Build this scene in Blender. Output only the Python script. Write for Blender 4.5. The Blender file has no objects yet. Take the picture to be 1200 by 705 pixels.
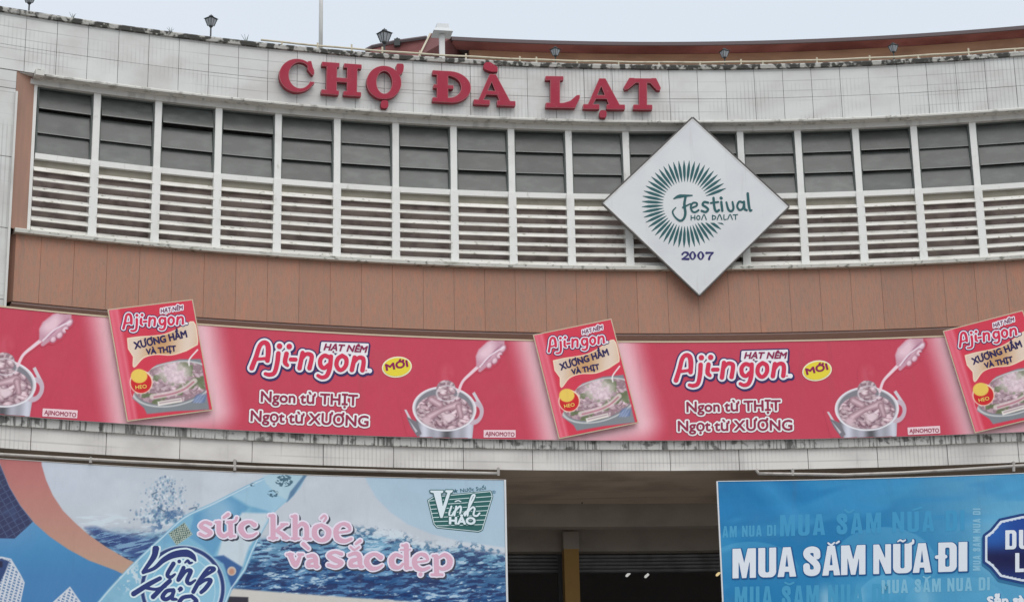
import bpy, math, random
import numpy as np
from mathutils import Matrix, Vector
random.seed(7); rng = np.random.default_rng(7)
sc = bpy.context.scene
COL = sc.collection
# ---------------------------------------------------------------- camera
PITCH, ROLL, F = 0.27527089, 0.01962176, 2252.28
cam = bpy.data.objects.new('camera', bpy.data.cameras.new('camera')); COL.objects.link(cam)
cam.data.sensor_width = 36; cam.data.lens = F/1200*36; cam.data.clip_end = 5000; cam.data.clip_start = .1
cam.matrix_world = Matrix.Translation((0, 0, 1.6)) @ Matrix.Rotation(math.pi/2+PITCH, 4, 'X') @ Matrix.Rotation(-ROLL, 4, 'Z')
sc.camera = cam
# ---------------------------------------------------------------- sky and sun (bright overcast)
EL, AZ = math.radians(52), math.radians(160)      # AZ: compass style, measured from +Y clockwise
w = bpy.data.worlds.new('World'); sc.world = w; w.use_nodes = True
nt = w.node_tree; nt.nodes.clear()
out = nt.nodes.new('ShaderNodeOutputWorld'); bg = nt.nodes.new('ShaderNodeBackground')
sky = nt.nodes.new('ShaderNodeTexSky'); sky.sky_type = 'NISHITA'; sky.sun_disc = False
sky.sun_elevation = EL; sky.sun_rotation = AZ; sky.air_density = 1.5; sky.dust_density = 4
tc = nt.nodes.new('ShaderNodeTexCoord'); nz = nt.nodes.new('ShaderNodeTexNoise')
nz.inputs['Scale'].default_value = 2.2; nz.inputs['Detail'].default_value = 3
cl = nt.nodes.new('ShaderNodeMix'); cl.data_type = 'RGBA'
cl.inputs['A'].default_value = (7.0, 8.05, 9.15, 1); cl.inputs['B'].default_value = (8.2, 8.6, 9.3, 1)
mx = nt.nodes.new('ShaderNodeMix'); mx.data_type = 'RGBA'; mx.inputs['Factor'].default_value = .93
nt.links.new(tc.outputs['Generated'], nz.inputs['Vector']); nt.links.new(nz.outputs['Fac'], cl.inputs['Factor'])
nt.links.new(sky.outputs[0], mx.inputs['A']); nt.links.new(cl.outputs['Result'], mx.inputs['B'])
nt.links.new(mx.outputs['Result'], bg.inputs['Color']); bg.inputs['Strength'].default_value = .1
nt.links.new(bg.outputs[0], out.inputs[0])
sl = bpy.data.lights.new('sun', 'SUN'); sl.energy = 1.55; sl.angle = math.radians(60); sl.color = (1, .95, .88)
so = bpy.data.objects.new('sun', sl); COL.objects.link(so)
sd = Vector((math.sin(AZ)*math.cos(EL), math.cos(AZ)*math.cos(EL), math.sin(EL)))
so.rotation_euler = sd.to_track_quat('Z', 'Y').to_euler(); so.location = sd*80
sc.view_settings.view_transform = 'Standard'; sc.view_settings.look = 'None'
sc.view_settings.exposure = 0; sc.view_settings.gamma = 1
sc.cycles.max_bounces = 6
KL = .88      # how bright a white matt facade renders; prints are mixed to (picture colour / KL)
# ---------------------------------------------------------------- geometry of the curved facade
CX, CY = 5.3736, 4.1177                    # centre of all the arcs
TH0, DTH = -0.4457, 0.03576                # first jamb, bay step
def rad(d): return math.radians(d)
def rays(px, py):
    u = np.asarray(px, float)-600; v = 352.5-np.asarray(py, float)
    cr, sr = math.cos(ROLL), math.sin(ROLL); cp, sp = math.cos(PITCH), math.sin(PITCH)
    a = (cr*u+sr*v)/F; b = (-sr*u+cr*v)/F
    return np.stack([a, cp-sp*b, sp+cp*b], -1)
def inv(px, py, r):                        # where a feature of the photo lies on the arc of radius r: angle, height
    d = rays(px, py)
    A = d[..., 0]**2+d[..., 1]**2; B = -(d[..., 0]*CX+d[..., 1]*CY); C = CX*CX+CY*CY-r*r
    t = (-B+np.sqrt(B*B-A*C))/A
    return np.arctan2(d[..., 0]*t-CX, d[..., 1]*t-CY), d[..., 2]*t+1.6
def pt(r, th, z): return (CX+r*math.sin(th), CY+r*math.cos(th), z)
def frame(r, th, z): return Matrix.Translation(pt(r, th, z)) @ Matrix.Rotation(-th, 4, 'Z')
class Arc:                                 # a cylindrical sheet, local frame at (r, th0, z0)
    def __init__(s, r, th0, z0): s.r, s.th0, s.z0 = r, th0, z0; s.M = frame(r, th0, z0)
    def uv(s, px, py):
        th, z = inv(px, py, s.r); return (th-s.th0)*s.r, z-s.z0
    def xyz(s, u, v, off=0.):
        a = u/s.r; return np.stack([(s.r-off)*np.sin(a), (s.r-off)*np.cos(a)-s.r, v+0*a], -1)
class Flat:                                # a flat board, local frame at (r, th0, z0)
    def __init__(s, r, th0, z0): s.r, s.th0, s.z0 = r, th0, z0; s.M = frame(r, th0, z0)
    def uv(s, px, py):
        d = rays(px, py); n = np.array([math.sin(s.th0), math.cos(s.th0), 0]); e = np.array([math.cos(s.th0), -math.sin(s.th0), 0])
        P = np.array(pt(s.r, s.th0, s.z0))-np.array([0, 0, 1.6])
        t = (P@n)/(d@n); X = d*t[..., None]-P
        return X@e, X[..., 2]
    def xyz(s, u, v, off=0.): return np.stack([u, 0*u-off, v], -1)
def project(P):                            # world points -> photo pixels (for placing print on sheets)
    x, y, z = P[..., 0], P[..., 1], P[..., 2]-1.6
    cp, sp = math.cos(PITCH), math.sin(PITCH); cr, sr = math.cos(ROLL), math.sin(ROLL)
    d = cp*y+sp*z; u = -sp*y+cp*z; a = F*x/d; b = F*u/d
    return 600+cr*a-sr*b, 352.5-(sr*a+cr*b)
# ---------------------------------------------------------------- materials
def lin(c):
    c = np.asarray(c, float)/255.
    return np.where(c <= .04045, c/12.92, ((c+.055)/1.055)**2.4)
def alb(c, k=None): return tuple(np.clip(lin(c)/(k or KL), 0, .9))
MATS = {}
def mat(name, col, rough=.7, layers=(), spec=.3, bump=None, emit=0, metal=0, vary=0, attr=False, grid=None):
    """layers: (colour, (sx,sy,sz) noise scale, lo, hi, strength[, detail])"""
    m = bpy.data.materials.new(name); m.use_nodes = True; nt = m.node_tree; N = nt.nodes; L = nt.links
    b = N['Principled BSDF']; b.inputs['Roughness'].default_value = rough; b.inputs['Specular IOR Level'].default_value = spec
    b.inputs['Metallic'].default_value = metal
    geo = N.new('ShaderNodeNewGeometry')
    if attr:
        a = N.new('ShaderNodeAttribute'); a.attribute_name = 'print'; cur = a.outputs['Color']
    else:
        a = N.new('ShaderNodeRGB'); a.outputs[0].default_value = (*col, 1); cur = a.outputs[0]
    def mth(op, x, y=None, z=None):
        n = N.new('ShaderNodeMath'); n.operation = op
        for i, q in enumerate((x, y, z)):
            if q is None: continue
            if isinstance(q, (int, float)): n.inputs[i].default_value = q
            else: L.new(q, n.inputs[i])
        return n.outputs[0]
    def noise(scl, det=4, w=None):
        mp = N.new('ShaderNodeMapping'); mp.inputs['Scale'].default_value = scl; L.new(geo.outputs['Position'], mp.inputs['Vector'])
        n = N.new('ShaderNodeTexNoise'); n.inputs['Scale'].default_value = 1; n.inputs['Detail'].default_value = det; L.new(mp.outputs[0], n.inputs['Vector'])
        return n.outputs['Fac']
    def ramp(f, lo, hi, k=1.):
        n = N.new('ShaderNodeMapRange'); n.inputs['From Min'].default_value = lo; n.inputs['From Max'].default_value = hi
        n.inputs['To Min'].default_value = 0; n.inputs['To Max'].default_value = k; n.interpolation_type = 'SMOOTHSTEP'; L.new(f, n.inputs['Value']); return n.outputs['Result']
    def mix(f, cur, c):
        n = N.new('ShaderNodeMix'); n.data_type = 'RGBA'
        if isinstance(f, float): n.inputs['Factor'].default_value = f
        else: L.new(f, n.inputs['Factor'])
        L.new(cur, n.inputs['A']); n.inputs['B'].default_value = (*c, 1); return n.outputs['Result']
    for ly in layers:
        c, s, lo, hi, k = ly[:5]
        cur = mix(ramp(noise(s, ly[5] if len(ly) > 5 else 4), lo, hi, k), cur, c)
    if grid:      # fine mosaic joints running up the curved face, showing where dirt sits in them
        sp = N.new('ShaderNodeSeparateXYZ'); L.new(geo.outputs['Position'], sp.inputs[0])
        th = mth('ARCTAN2', mth('SUBTRACT', sp.outputs[0], CX), mth('SUBTRACT', sp.outputs[1], CY))
        s = mth('MULTIPLY', th, grid['r'])
        lv = mth('LESS_THAN', mth('FRACT', mth('DIVIDE', mth('ADD', s, 100.), grid['w'])), grid['t'])
        lh = mth('LESS_THAN', mth('FRACT', mth('DIVIDE', mth('ADD', sp.outputs[2], .06), grid['h'])), .09)
        msk = ramp(noise((.55, .55, .9), 3), .46, .62)
        msh = ramp(noise((.35, .35, .6), 2), .36, .6)
        cur = mix(mth('MULTIPLY', mth('MULTIPLY', lv, msk), grid['kv']), cur, grid['c'])
        cur = mix(mth('MULTIPLY', mth('MULTIPLY', lh, msh), grid['kh']), cur, grid['c'])
    if vary:
        oi = N.new('ShaderNodeObjectInfo')
        hs = N.new('ShaderNodeHueSaturation'); L.new(cur, hs.inputs['Color'])
        L.new(mth('ADD', mth('MULTIPLY', mth('SUBTRACT', oi.outputs['Random'], .5), vary), 1.), hs.inputs['Value']); cur = hs.outputs[0]
    L.new(cur, b.inputs['Base Color'])
    if bump:
        bn = N.new('ShaderNodeBump'); bn.inputs['Strength'].default_value = bump[1]; bn.inputs['Distance'].default_value = bump[2]
        L.new(noise(bump[0], 5), bn.inputs['Height']); L.new(bn.outputs[0], b.inputs['Normal'])
    if emit:
        L.new(cur, b.inputs['Emission Color']); b.inputs['Emission Strength'].default_value = emit
    MATS[name] = m; return m
GRIME = (.09, .085, .07)
mat('mosaic_tile', (.675, .685, .665), .45, [((.50, .47, .45), (1.3, 1.3, 2), .35, .75, .6), ((.40, .39, .37), (7, 7, .5), .62, .82, .35), ((.3, .29, .27), (30, 30, 20), .68, .8, .3)], vary=.06,
    grid=dict(r=33.3, w=.082, t=.30, h=.222, c=(.22, .21, .205), kv=.26, kh=.36))
mat('fascia_tile', (.76, .73, .69), .45, [((.50, .47, .45), (1.3, 1.3, 2), .35, .75, .6), ((.36, .35, .33), (9, 9, .8), .62, .80, .5)], vary=.07,
    grid=dict(r=31., w=.075, t=.3, h=.31, c=(.25, .24, .235), kv=.26, kh=.3))
mat('glass_edge', (.30, .31, .30), .4)
mat('joint', (.17, .165, .16), .9, [((.06, .06, .055), (2, 2, 2), .4, .65, .8)])
mat('salmon_joint', (.17, .105, .08), .9)
mat('salmon_render', (.435, .232, .165), .85, [((.37, .235, .175), (24, 24, 4), .42, .64, .75), ((.52, .235, .155), (8, 8, 2.5), .52, .75, .55), ((.27, .195, .15), (44, 44, 8), .56, .72, .5), ((.28, .20, .16), (3.4, 3.4, .25), .54, .74, .45), ((.3, .21, .17), (.7, .7, .5), .5, .75, .3)],
    bump=((30, 30, 5), .6, .02), vary=.08)
mat('salmon_reveal', (.42, .25, .19), .85, [((.30, .20, .155), (6, 6, .8), .44, .7, .5)], bump=((26, 26, 2), .3, .01))
mat('white_paint', (.80, .80, .77), .55, [((.42, .40, .34), (9, 9, 4), .62, .78, .5), ((.5, .49, .44), (2, 2, 2), .5, .8, .35)], vary=.05)
mat('beam_paint', (.68, .67, .64), .7, [((.34, .33, .31), (5, 5, 1), .5, .75, .5)])
mat('slat_paint', (.75, .73, .68), .6, [((.22, .21, .15), (9, 9, 14), .60, .72, .75), ((.46, .44, .38), (2, 2, 3), .45, .75, .5)], vary=.12)
mat('beige_board', (.36, .33, .27), .8, [((.24, .22, .17), (4, 4, 4), .45, .75, .5)])
mat('stained_sill', (.62, .61, .56), .8, [((.10, .10, .08), (9, 9, 14), .56, .68, .75), ((.25, .25, .2), (2.5, 2.5, 3), .55, .75, .6)])
mat('mouldy_coping', (.46, .45, .42), .9, [((.04, .04, .035), (6.5, 6.5, 5), .44, .53, .93), ((.5, .5, .48), (7, 7, 6), .60, .68, .5)], bump=((9, 9, 9), .6, .05))
mat('stained_ledge', (.66, .65, .61), .85, [((.32, .31, .28), (6, 6, 5), .52, .68, .7), ((.06, .055, .05), (9, 9, 9), .62, .72, .7)])
mat('drip_strip', (.60, .59, .56), .9, [((.12, .12, .11), (24, 24, 1.2), .50, .62, .85), ((.05, .05, .045), (5, 5, 5), .54, .64, .75), ((.6, .6, .57), (24, 24, 1), .58, .68, .5)])
mat('pane_glass', (.085, .09, .086), .28, [((.14, .15, .143), (2.5, 2.5, 6), .42, .7, .6), ((.045, .05, .05), (1.6, 1.6, 2.4), .55, .75, .5), ((.3, .31, .3), (22, 22, 14), .70, .80, .5)], spec=.55, vary=.55)
mat('dark_metal', (.05, .055, .055), .5, spec=.4)
mat('window_frame', (.12, .14, .13), .5)
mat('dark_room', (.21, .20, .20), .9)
mat('louvre_back', (.44, .36, .34), .9, [((.2, .16, .15), (3, 3, 3), .42, .7, .8)])
mat('dark_soffit', (.50, .37, .34), .9)
mat('canopy_soffit', (.52, .42, .33), .9, [((.33, .27, .21), (.9, .9, 2), .4, .7, .8), ((.28, .22, .17), (.25, 5, 2), .56, .7, .5)])
mat('beam_concrete', (.36, .315, .265), .9, [((.27, .24, .21), (1.4, 1.4, 2), .4, .7, .7)])
mat('ochre_paint', (.42, .25, .085), .8, [((.35, .22, .08), (3, 3, .8), .45, .7, .6)])
mat('shutter_metal', (.22, .22, .225), .5, [((.08, .08, .08), (2, 2, 1), .4, .7, .6)], spec=.5)
mat('shutter_frame', (.07, .07, .072), .6)
mat('concrete', (.36, .35, .33), .9, [((.24, .23, .21), (.7, .7, .7), .4, .7, .6)])
mat('asphalt', (.055, .055, .056), .9, [((.08, .08, .08), (2, 2, 2), .45, .7, .7)], bump=((30, 30, 30), .4, .02))
mat('paving', (.33, .31, .29), .85, [((.22, .21, .19), (1, 1, 1), .4, .7, .6)])
mat('road_paint', (.78, .78, .75), .7)
mat('letter_edge_highlight', (.52, .17, .19), .5)  # paler red painted in for the bevel highlights and bare edges of the letters
mat('letter_red', (.36, .026, .055), .5, [((.36, .045, .075), (3, 3, 2), .4, .7, .7), ((.26, .05, .06), (9, 9, 1.5), .55, .75, .5), ((.5, .14, .16), (16, 16, 16), .66, .74, .5)], spec=.2)
mat('letter_side', (.27, .03, .045), .55)
mat('maroon_paint', (.38, .155, .15), .75, [((.15, .048, .044), (.8, .8, 2), .4, .7, .7), ((.25, .075, .06), (4, 4, .6), .55, .75, .5)])
mat('maroon_dark', (.18, .08, .08), .8)
mat('tan_wall', (.58, .35, .22), .85, [((.30, .17, .11), (.9, .9, 3), .4, .7, .6)])
mat('roof_edge', (.15, .12, .125), .8)
mat('rail_paint', (.62, .56, .43), .6, [((.4, .34, .25), (6, 6, 6), .5, .75, .6)])
mat('pole_white', (.74, .74, .72), .5, [((.5, .5, .47), (5, 5, 2), .5, .75, .5)])
mat('frosted_plastic', (.66, .68, .69), .5)
mat('lamp_glass', (.33, .35, .37), .25, spec=.6)
mat('board_white', (.72, .735, .745), .4, [((.62, .63, .66), (1.2, 1.2, 1.2), .4, .7, .6), ((.42, .38, .33), (9, 9, .7), .60, .78, .30)])
mat('board_edge', (.11, .10, .095), .6)
mat('cream_edge', (.62, .50, .36), .6)
mat('pipe_metal', (.44, .41, .38), .45, [((.25, .22, .2), (5, 5, 5), .5, .75, .6)], metal=.3)
mat('print', (1, 1, 1), .42, [((.12, .11, .10), (5, 5, .55), .56, .85, .14), ((.2, .19, .19), (1.1, 1.1, 1.4), .5, .85, .08)], attr=True, spec=.2, bump=((1.6, 3., .6), .4, .12))
mat('tube_warm', (1, .78, .4), .5, emit=.7); mat('tube_white', (.9, .9, .85), .5, emit=.55)
mat('weed', (.07, .09, .035), .8); mat('cable', (.03, .03, .03), .7)
FLATM = {}
def ink(rgb, rough=.42):
    k = tuple(rgb)
    if k not in FLATM: FLATM[k] = mat('ink', alb(rgb), rough, spec=.2)
    return FLATM[k]
# ---------------------------------------------------------------- objects
WM = {}
def tag(o, label=None, cat=None, group=None, kind=None):
    if label: o['label'] = label
    if cat: o['category'] = cat
    if group: o['group'] = group
    if kind: o['kind'] = kind
    return o
def place(o, parent=None, M=None):
    M = M if M is not None else (WM[parent] if parent else Matrix())
    WM[o] = M
    if parent:
        o.parent = parent; o.matrix_local = WM[parent].inverted() @ M
    else: o.matrix_world = M
    return o
def empty(name, M, label=None, cat=None, group=None):
    o = bpy.data.objects.new(name, None); COL.objects.link(o); o.empty_display_size = .2
    place(o, None, M); return tag(o, label, cat, group)
def link(name, me, parent=None, M=None):
    o = bpy.data.objects.new(name, me); COL.objects.link(o); return place(o, parent, M)
def mesh(name, V, Fc, m=None, smooth=False, midx=None, extra=()):
    me = bpy.data.meshes.new(name)
    V = np.asarray(V, dtype=np.float32)
    if isinstance(Fc, np.ndarray):
        n = len(Fc); me.vertices.add(len(V)); me.vertices.foreach_set('co', V.ravel())
        k = Fc.shape[1]; me.loops.add(n*k); me.loops.foreach_set('vertex_index', Fc.astype(np.int32).ravel())
        me.polygons.add(n); me.polygons.foreach_set('loop_start', np.arange(0, n*k, k, dtype=np.int32)); me.update(calc_edges=True)
    else: me.from_pydata(V.tolist(), [], Fc)
    if m is not None: me.materials.append(MATS[m] if isinstance(m, str) else m)
    for e in extra: me.materials.append(MATS[e] if isinstance(e, str) else e)
    if midx is not None: me.polygons.foreach_set('material_index', np.asarray(midx, dtype=np.int32))
    if smooth: me.polygons.foreach_set('use_smooth', np.ones(len(me.polygons), dtype=bool))
    me.update(); return me
class MB:
    def __init__(s): s.V = []; s.F = []; s.mi = []; s.cur = 0
    def add(s, V, Fc):
        k = len(s.V); s.V += [tuple(v) for v in V]; s.F += [tuple(i+k for i in f) for f in Fc]; s.mi += [s.cur]*len(Fc); return s
    def box(s, x0, x1, y0, y1, z0, z1, M=None):
        V = [Vector((x, y, z)) for x in (x0, x1) for y in (y0, y1) for z in (z0, z1)]
        if M: V = [M @ v for v in V]
        return s.add(V, [(0, 1, 3, 2), (4, 6, 7, 5), (0, 4, 5, 1), (2, 3, 7, 6), (0, 2, 6, 4), (1, 5, 7, 3)])
    def arcbox(s, r0, r1, a0, a1, z0, z1, n=1, zs=None, ref=None):
        """block between two radii; coordinates in world, or relative to ref = (r, th, z)"""
        V = []; Fc = []
        for i in range(n+1):
            a = a0+(a1-a0)*i/n
            for r, z in ((r0, z0), (r1, z0), (r1, z1), (r0, z1)):
                if ref is None: V.append(pt(r, a, z))
                else: V.append((r*math.sin(a), r*math.cos(a)-ref, z))
        for i in range(n):
            k = 4*i
            for j in range(4):
                Fc.append((k+j, k+(j+1) % 4, k+4+(j+1) % 4, k+4+j))
        Fc.append((3, 2, 1, 0)); k = 4*n; Fc.append((k, k+1, k+2, k+3))
        return s.add(V, Fc)
    def profile(s, prof, a0, a1, n, ref=None):
        """sweep a closed (r,z) profile along the arc"""
        V = []; Fc = []; m = len(prof)
        for i in range(n+1):
            a = a0+(a1-a0)*i/n
            for r, z in prof:
                V.append(pt(r, a, z) if ref is None else (r*math.sin(a), r*math.cos(a)-ref, z))
        for i in range(n):
            for j in range(m):
                Fc.append((m*i+j, m*i+(j+1) % m, m*i+m+(j+1) % m, m*i+m+j))
        Fc.append(tuple(range(m-1, -1, -1))); Fc.append(tuple(range(m*n, m*n+m)))
        return s.add(V, Fc)
    def tube(s, pts, rad, n=8, caps=True):
        pts = [Vector(p) for p in pts]; k0 = len(s.V); V = []; Fc = []
        rr = rad if isinstance(rad, (list, tuple)) else [rad]*len(pts)
        for i, p in enumerate(pts):
            d = (pts[min(i+1, len(pts)-1)]-pts[max(i-1, 0)]).normalized()
            a = d.cross(Vector((0, 0, 1)))
            if a.length < .01: a = Vector((1, 0, 0))
            a.normalize(); b = d.cross(a).normalized()
            for j in range(n):
                t = 2*math.pi*j/n; V.append(p+(a*math.cos(t)+b*math.sin(t))*rr[i])
        for i in range(len(pts)-1):
            for j in range(n):
                Fc.append((i*n+j, i*n+(j+1) % n, (i+1)*n+(j+1) % n, (i+1)*n+j))
        if caps: Fc.append(tuple(range(n-1, -1, -1))); Fc.append(tuple(range((len(pts)-1)*n, len(pts)*n)))
        return s.add(V, Fc)
    def build(s, name, m, parent=None, M=None, smooth=False, extra=()):
        me = mesh(name, s.V, s.F, m, smooth, s.mi, extra)
        import bmesh
        bm = bmesh.new(); bm.from_mesh(me); bmesh.ops.recalc_face_normals(bm, faces=bm.faces); bm.to_mesh(me); bm.free()
        return link(name, me, parent, M)
I4 = Matrix()
# ================================================================ THE PLACE
# ground, road, pavement
g = MB(); S = 1500
g.add([(-S, -S, 0), (S, -S, 0), (S, S, 0), (-S, S, 0)], [(0, 1, 2, 3)]); tag(g.build('ground', 'paving'), kind='structure')
g = MB(); g.add([(-400, 4, .006), (400, 4, .006), (400, 15, .006), (-400, 15, .006)], [(0, 1, 2, 3)]); tag(g.build('road', 'asphalt'), kind='structure')
g = MB()
for i in range(-20, 20): g.add([(i*6, 9.4, .012), (i*6+3, 9.4, .012), (i*6+3, 9.55, .012), (i*6, 9.55, .012)], [(0, 1, 2, 3)])
tag(g.build('road_marking', 'road_paint'), kind='structure')
g = MB(); g.box(-400, 400, 15, 15.25, 0, .13); tag(g.build('kerb', 'concrete'), kind='structure')

A0, A1 = rad(-34), rad(20)           # extent of the building along the arc
NB = 21                              # window bays
bld = empty('market_building', Matrix.Translation((CX-3, CY+33.5, 0)), 'curved concrete market hall with white tiled parapet, louvred window band and salmon wall', 'building')
B = bld
def W(mb, name, m, smooth=False, extra=(), parent=None):     # world-coordinate mesh as a part
    Mx = I4
    return mb.build(name, m, parent or B, Mx, smooth, extra)
# solid core and roof slab
c = MB(); c.arcbox(33.62, 44, A0, A1, 15.95, 16.9, 40); c.arcbox(33.45, 33.75, A0, A1, 15.965, 17.1, 60)
W(c, 'roof_slab', 'concrete')
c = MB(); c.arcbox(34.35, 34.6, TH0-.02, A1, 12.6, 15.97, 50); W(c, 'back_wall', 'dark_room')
# parapet: backing with dark joints, tile panels proud of it
par = MB(); par.arcbox(33.33, 33.45, A0, A1, 15.95, 17.12, 70); par = W(par, 'parapet_wall', 'joint')
thj = float(inv(618, 100, 33.3)[0]); dp = DTH/2
pm = {}
def panel_mesh(key, r, wdt, h, t, m, gap):
    mb = MB(); a = (wdt-gap)/2/r; mb.arcbox(r, r+t, -a, a, 0, h, 1, ref=r)
    b_ = .004                                                     # tiny chamfer by pulling the front corners
    me = mesh('panel', mb.V, mb.F, m)
    import bmesh
    bm = bmesh.new(); bm.from_mesh(me); bmesh.ops.recalc_face_normals(bm, faces=bm.faces); bm.to_mesh(me); bm.free(); return me
JZ = 16.446
up = panel_mesh('u', 33.3, dp*33.3, 17.088-JZ-.004, .034, 'mosaic_tile', .009)
lo = panel_mesh('l', 33.3, dp*33.3, JZ-15.95-.004, .034, 'mosaic_tile', .009)
k = math.ceil((rad(-32)-thj)/dp)
while thj+dp*(k+1) < rad(15):
    a = thj+dp*(k+.5)
    for me, z in ((up, JZ+.004), (lo, 15.95)):
        M = frame(33.3+random.uniform(-.004, .003), a, z) @ Matrix.Rotation(random.uniform(-.0012, .0012), 4, 'Y')
        link('tile_panel', me, par, M)
    k += 1
# tiled wall going down at the left, in front of the reveal
lw = MB(); lw.arcbox(33.33, 33.9, rad(-34), rad(-26.3), 4.5, 15.945, 12); lw = W(lw, 'side_wall', 'joint')
zr = [4.5, 5.9, 7.3, 8.7, 10.05, 11.42, 12.8, 14.2, 15.57, 15.94]
for i in range(len(zr)-1):
    h = zr[i+1]-zr[i]
    for j in range(6):
        wd = rad(1.02)
        me = panel_mesh('s', 33.3, wd*33.3, h-.014, .034, 'mosaic_tile', .014) if j == 0 else me
        link('tile_panel', me, lw, frame(33.3, rad(-26.22)-wd*(j+.5), zr[i]+.007))
et = MB(); et.arcbox(33.22, 33.30, rad(-26.25), rad(-26.18), 4.5, 15.5, 1); W(et, 'edge_trim', 'beam_paint')
# coping and ledges
c = MB(); c.profile([(33.24, 17.092), (33.23, 17.16), (33.26, 17.195), (33.62, 17.21), (33.62, 17.092)], A0, A1, 90); W(c, 'coping', 'mouldy_coping')
c = MB(); c.profile([(33.23, 15.895), (33.225, 15.925), (33.245, 15.947), (33.6, 15.948), (33.6, 15.895)], rad(-25.62), A1, 90); led = W(c, 'ledge', 'stained_ledge')
c = MB(); c.arcbox(33.16, 33.5, rad(-25.66), rad(-25.38), 15.87, 15.985, 1); W(c, 'ledge_end_block', 'stained_ledge')
c = MB(); c.arcbox(33.46, 33.75, TH0-.004, A1, 15.79, 15.896, 60); W(c, 'lintel_beam', 'beam_paint')
# reveal at the left end (splayed)
c = MB(); P = [(33.31, rad(-26.22)), (33.52, rad(-25.52))]
def quad(mb, a, b, z0, z1): mb.add([pt(*a, z0), pt(*b, z0), pt(*b, z1), pt(*a, z1)], [(0, 1, 2, 3)])
quad(c, P[0], P[1], 12.82, 15.96); quad(c, P[1], (34.4, rad(-25.52)), 12.82, 15.9); quad(c, (34.4, rad(-26.3)), P[0], 12.82, 15.9)
W(c, 'window_reveal', 'salmon_reveal')
c = MB(); c.arcbox(33.34, 34.4, rad(-26.3), rad(-25.4), 15.93, 15.946, 2); W(c, 'reveal_head', 'beam_paint')
c = MB(); quad(c, (33.36, rad(-26.24)), (33.62, rad(-26.13)), 11.44, 12.82); quad(c, (33.62, rad(-26.13)), (33.41, rad(-25.93)), 11.44, 12.74); W(c, 'splayed_return', 'salmon_reveal')
# sill
c = MB(); c.profile([(33.27, 12.737), (33.262, 12.80), (33.29, 12.822), (33.9, 12.86), (33.9, 12.737)], rad(-26.02), A1, 90); W(c, 'window_sill', 'stained_sill')
# mullions
mb = MB(); mb.box(-.066, .066, -.02, .25, 14.38, 15.85); mb.box(-.078, .078, -.045, .25, 12.80, 14.40); mb.box(-.084, .084, -.05, .2, 12.79, 12.95)
mull = mesh('mullion', mb.V, mb.F, 'white_paint')
jb = MB(); jb.box(-.02, .04, -.02, .25, 12.80, 15.85); jamb = mesh('mullion', jb.V, jb.F, 'white_paint')
for i in range(NB+1):
    link('mullion', jamb if i == 0 else mull, B, frame(33.52, TH0+DTH*i, 0))
# windows and louvres
bw = DTH*33.5-.132                      # clear width of a bay
hw = bw/2
fr = MB()
for x0, x1 in ((-hw, -hw+.03), (hw-.03, hw)): fr.box(x0, x1, .05, .10, 14.43, 15.79)
fr.box(-hw+.03, hw-.03, .05, .10, 15.765, 15.79); fr.box(-hw+.03, hw-.03, .05, .10, 14.43, 14.445)
frm = mesh('window', fr.V, fr.F, 'window_frame')
pn = MB(); pn.box(-hw+.034, hw-.034, -.006, .006, -.455, 0); pnm = mesh('pane', pn.V, pn.F, 'pane_glass')
ed = MB(); ed.box(-hw+.034, hw-.034, -.010, .007, -.468, -.456); edm = mesh('pane_edge', ed.V, ed.F, 'glass_edge')
rl = MB(); rl.box(-hw, hw, 0, .16, 14.315, 14.427); rlm = mesh('rail', rl.V, rl.F, 'white_paint')
bb = MB(); bb.box(-hw, hw, .10, .13, 14.14, 14.313); bbm = mesh('recess_board', bb.V, bb.F, 'beige_board')
sb = MB()
sb.add([(s_*(hw+.016), y_, z_) for s_ in (-1, 1) for y_, z_ in ((-.056, -.056), (-.038, -.065), (.058, .036), (.040, .048))],
       [(0, 3, 2, 1), (4, 5, 6, 7), (0, 4, 7, 3), (1, 2, 6, 5), (3, 7, 6, 2), (0, 1, 5, 4)])
sbm = mesh('slat', sb.V, sb.F, 'slat_paint')
bk = MB(); bk.box(-hw, hw, .2, .23, 12.83, 14.32); bkm = mesh('louvre_backing', bk.V, bk.F, 'louvre_back')
for i in range(NB):
    a = TH0+DTH*(i+.5); M = frame(33.52, a, 0)
    wn = link('window', frm, B, M)
    for j in range(3):
        top = 15.775-.455*j
        t = rad(random.uniform(6, 12.5)) + (rad(7) if j == 0 and i < 4 else 0)
        Mp = M @ Matrix.Translation((0, .13, top)) @ Matrix.Rotation(-t, 4, 'X')
        sx = Matrix.Diagonal((1, 1, .93 if (j == 0 and i < 4) else .985, 1))
        link('pane', pnm, wn, Mp @ sx); link('pane_edge', edm, wn, Mp @ sx)
    lg = link('louvre_grille', rlm, B, M)
    link('recess_board', bbm, lg, M); link('louvre_backing', bkm, lg, M)
    for j in range(7):
        link('slat', sbm, lg, M @ Matrix.Translation((0, 0, 12.925+.198*j+random.uniform(-.004, .004))) @ Matrix.Rotation(random.uniform(-.003, .003), 4, 'Y') @ Matrix.Rotation(random.uniform(-.06, .06), 4, 'X'))
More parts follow.
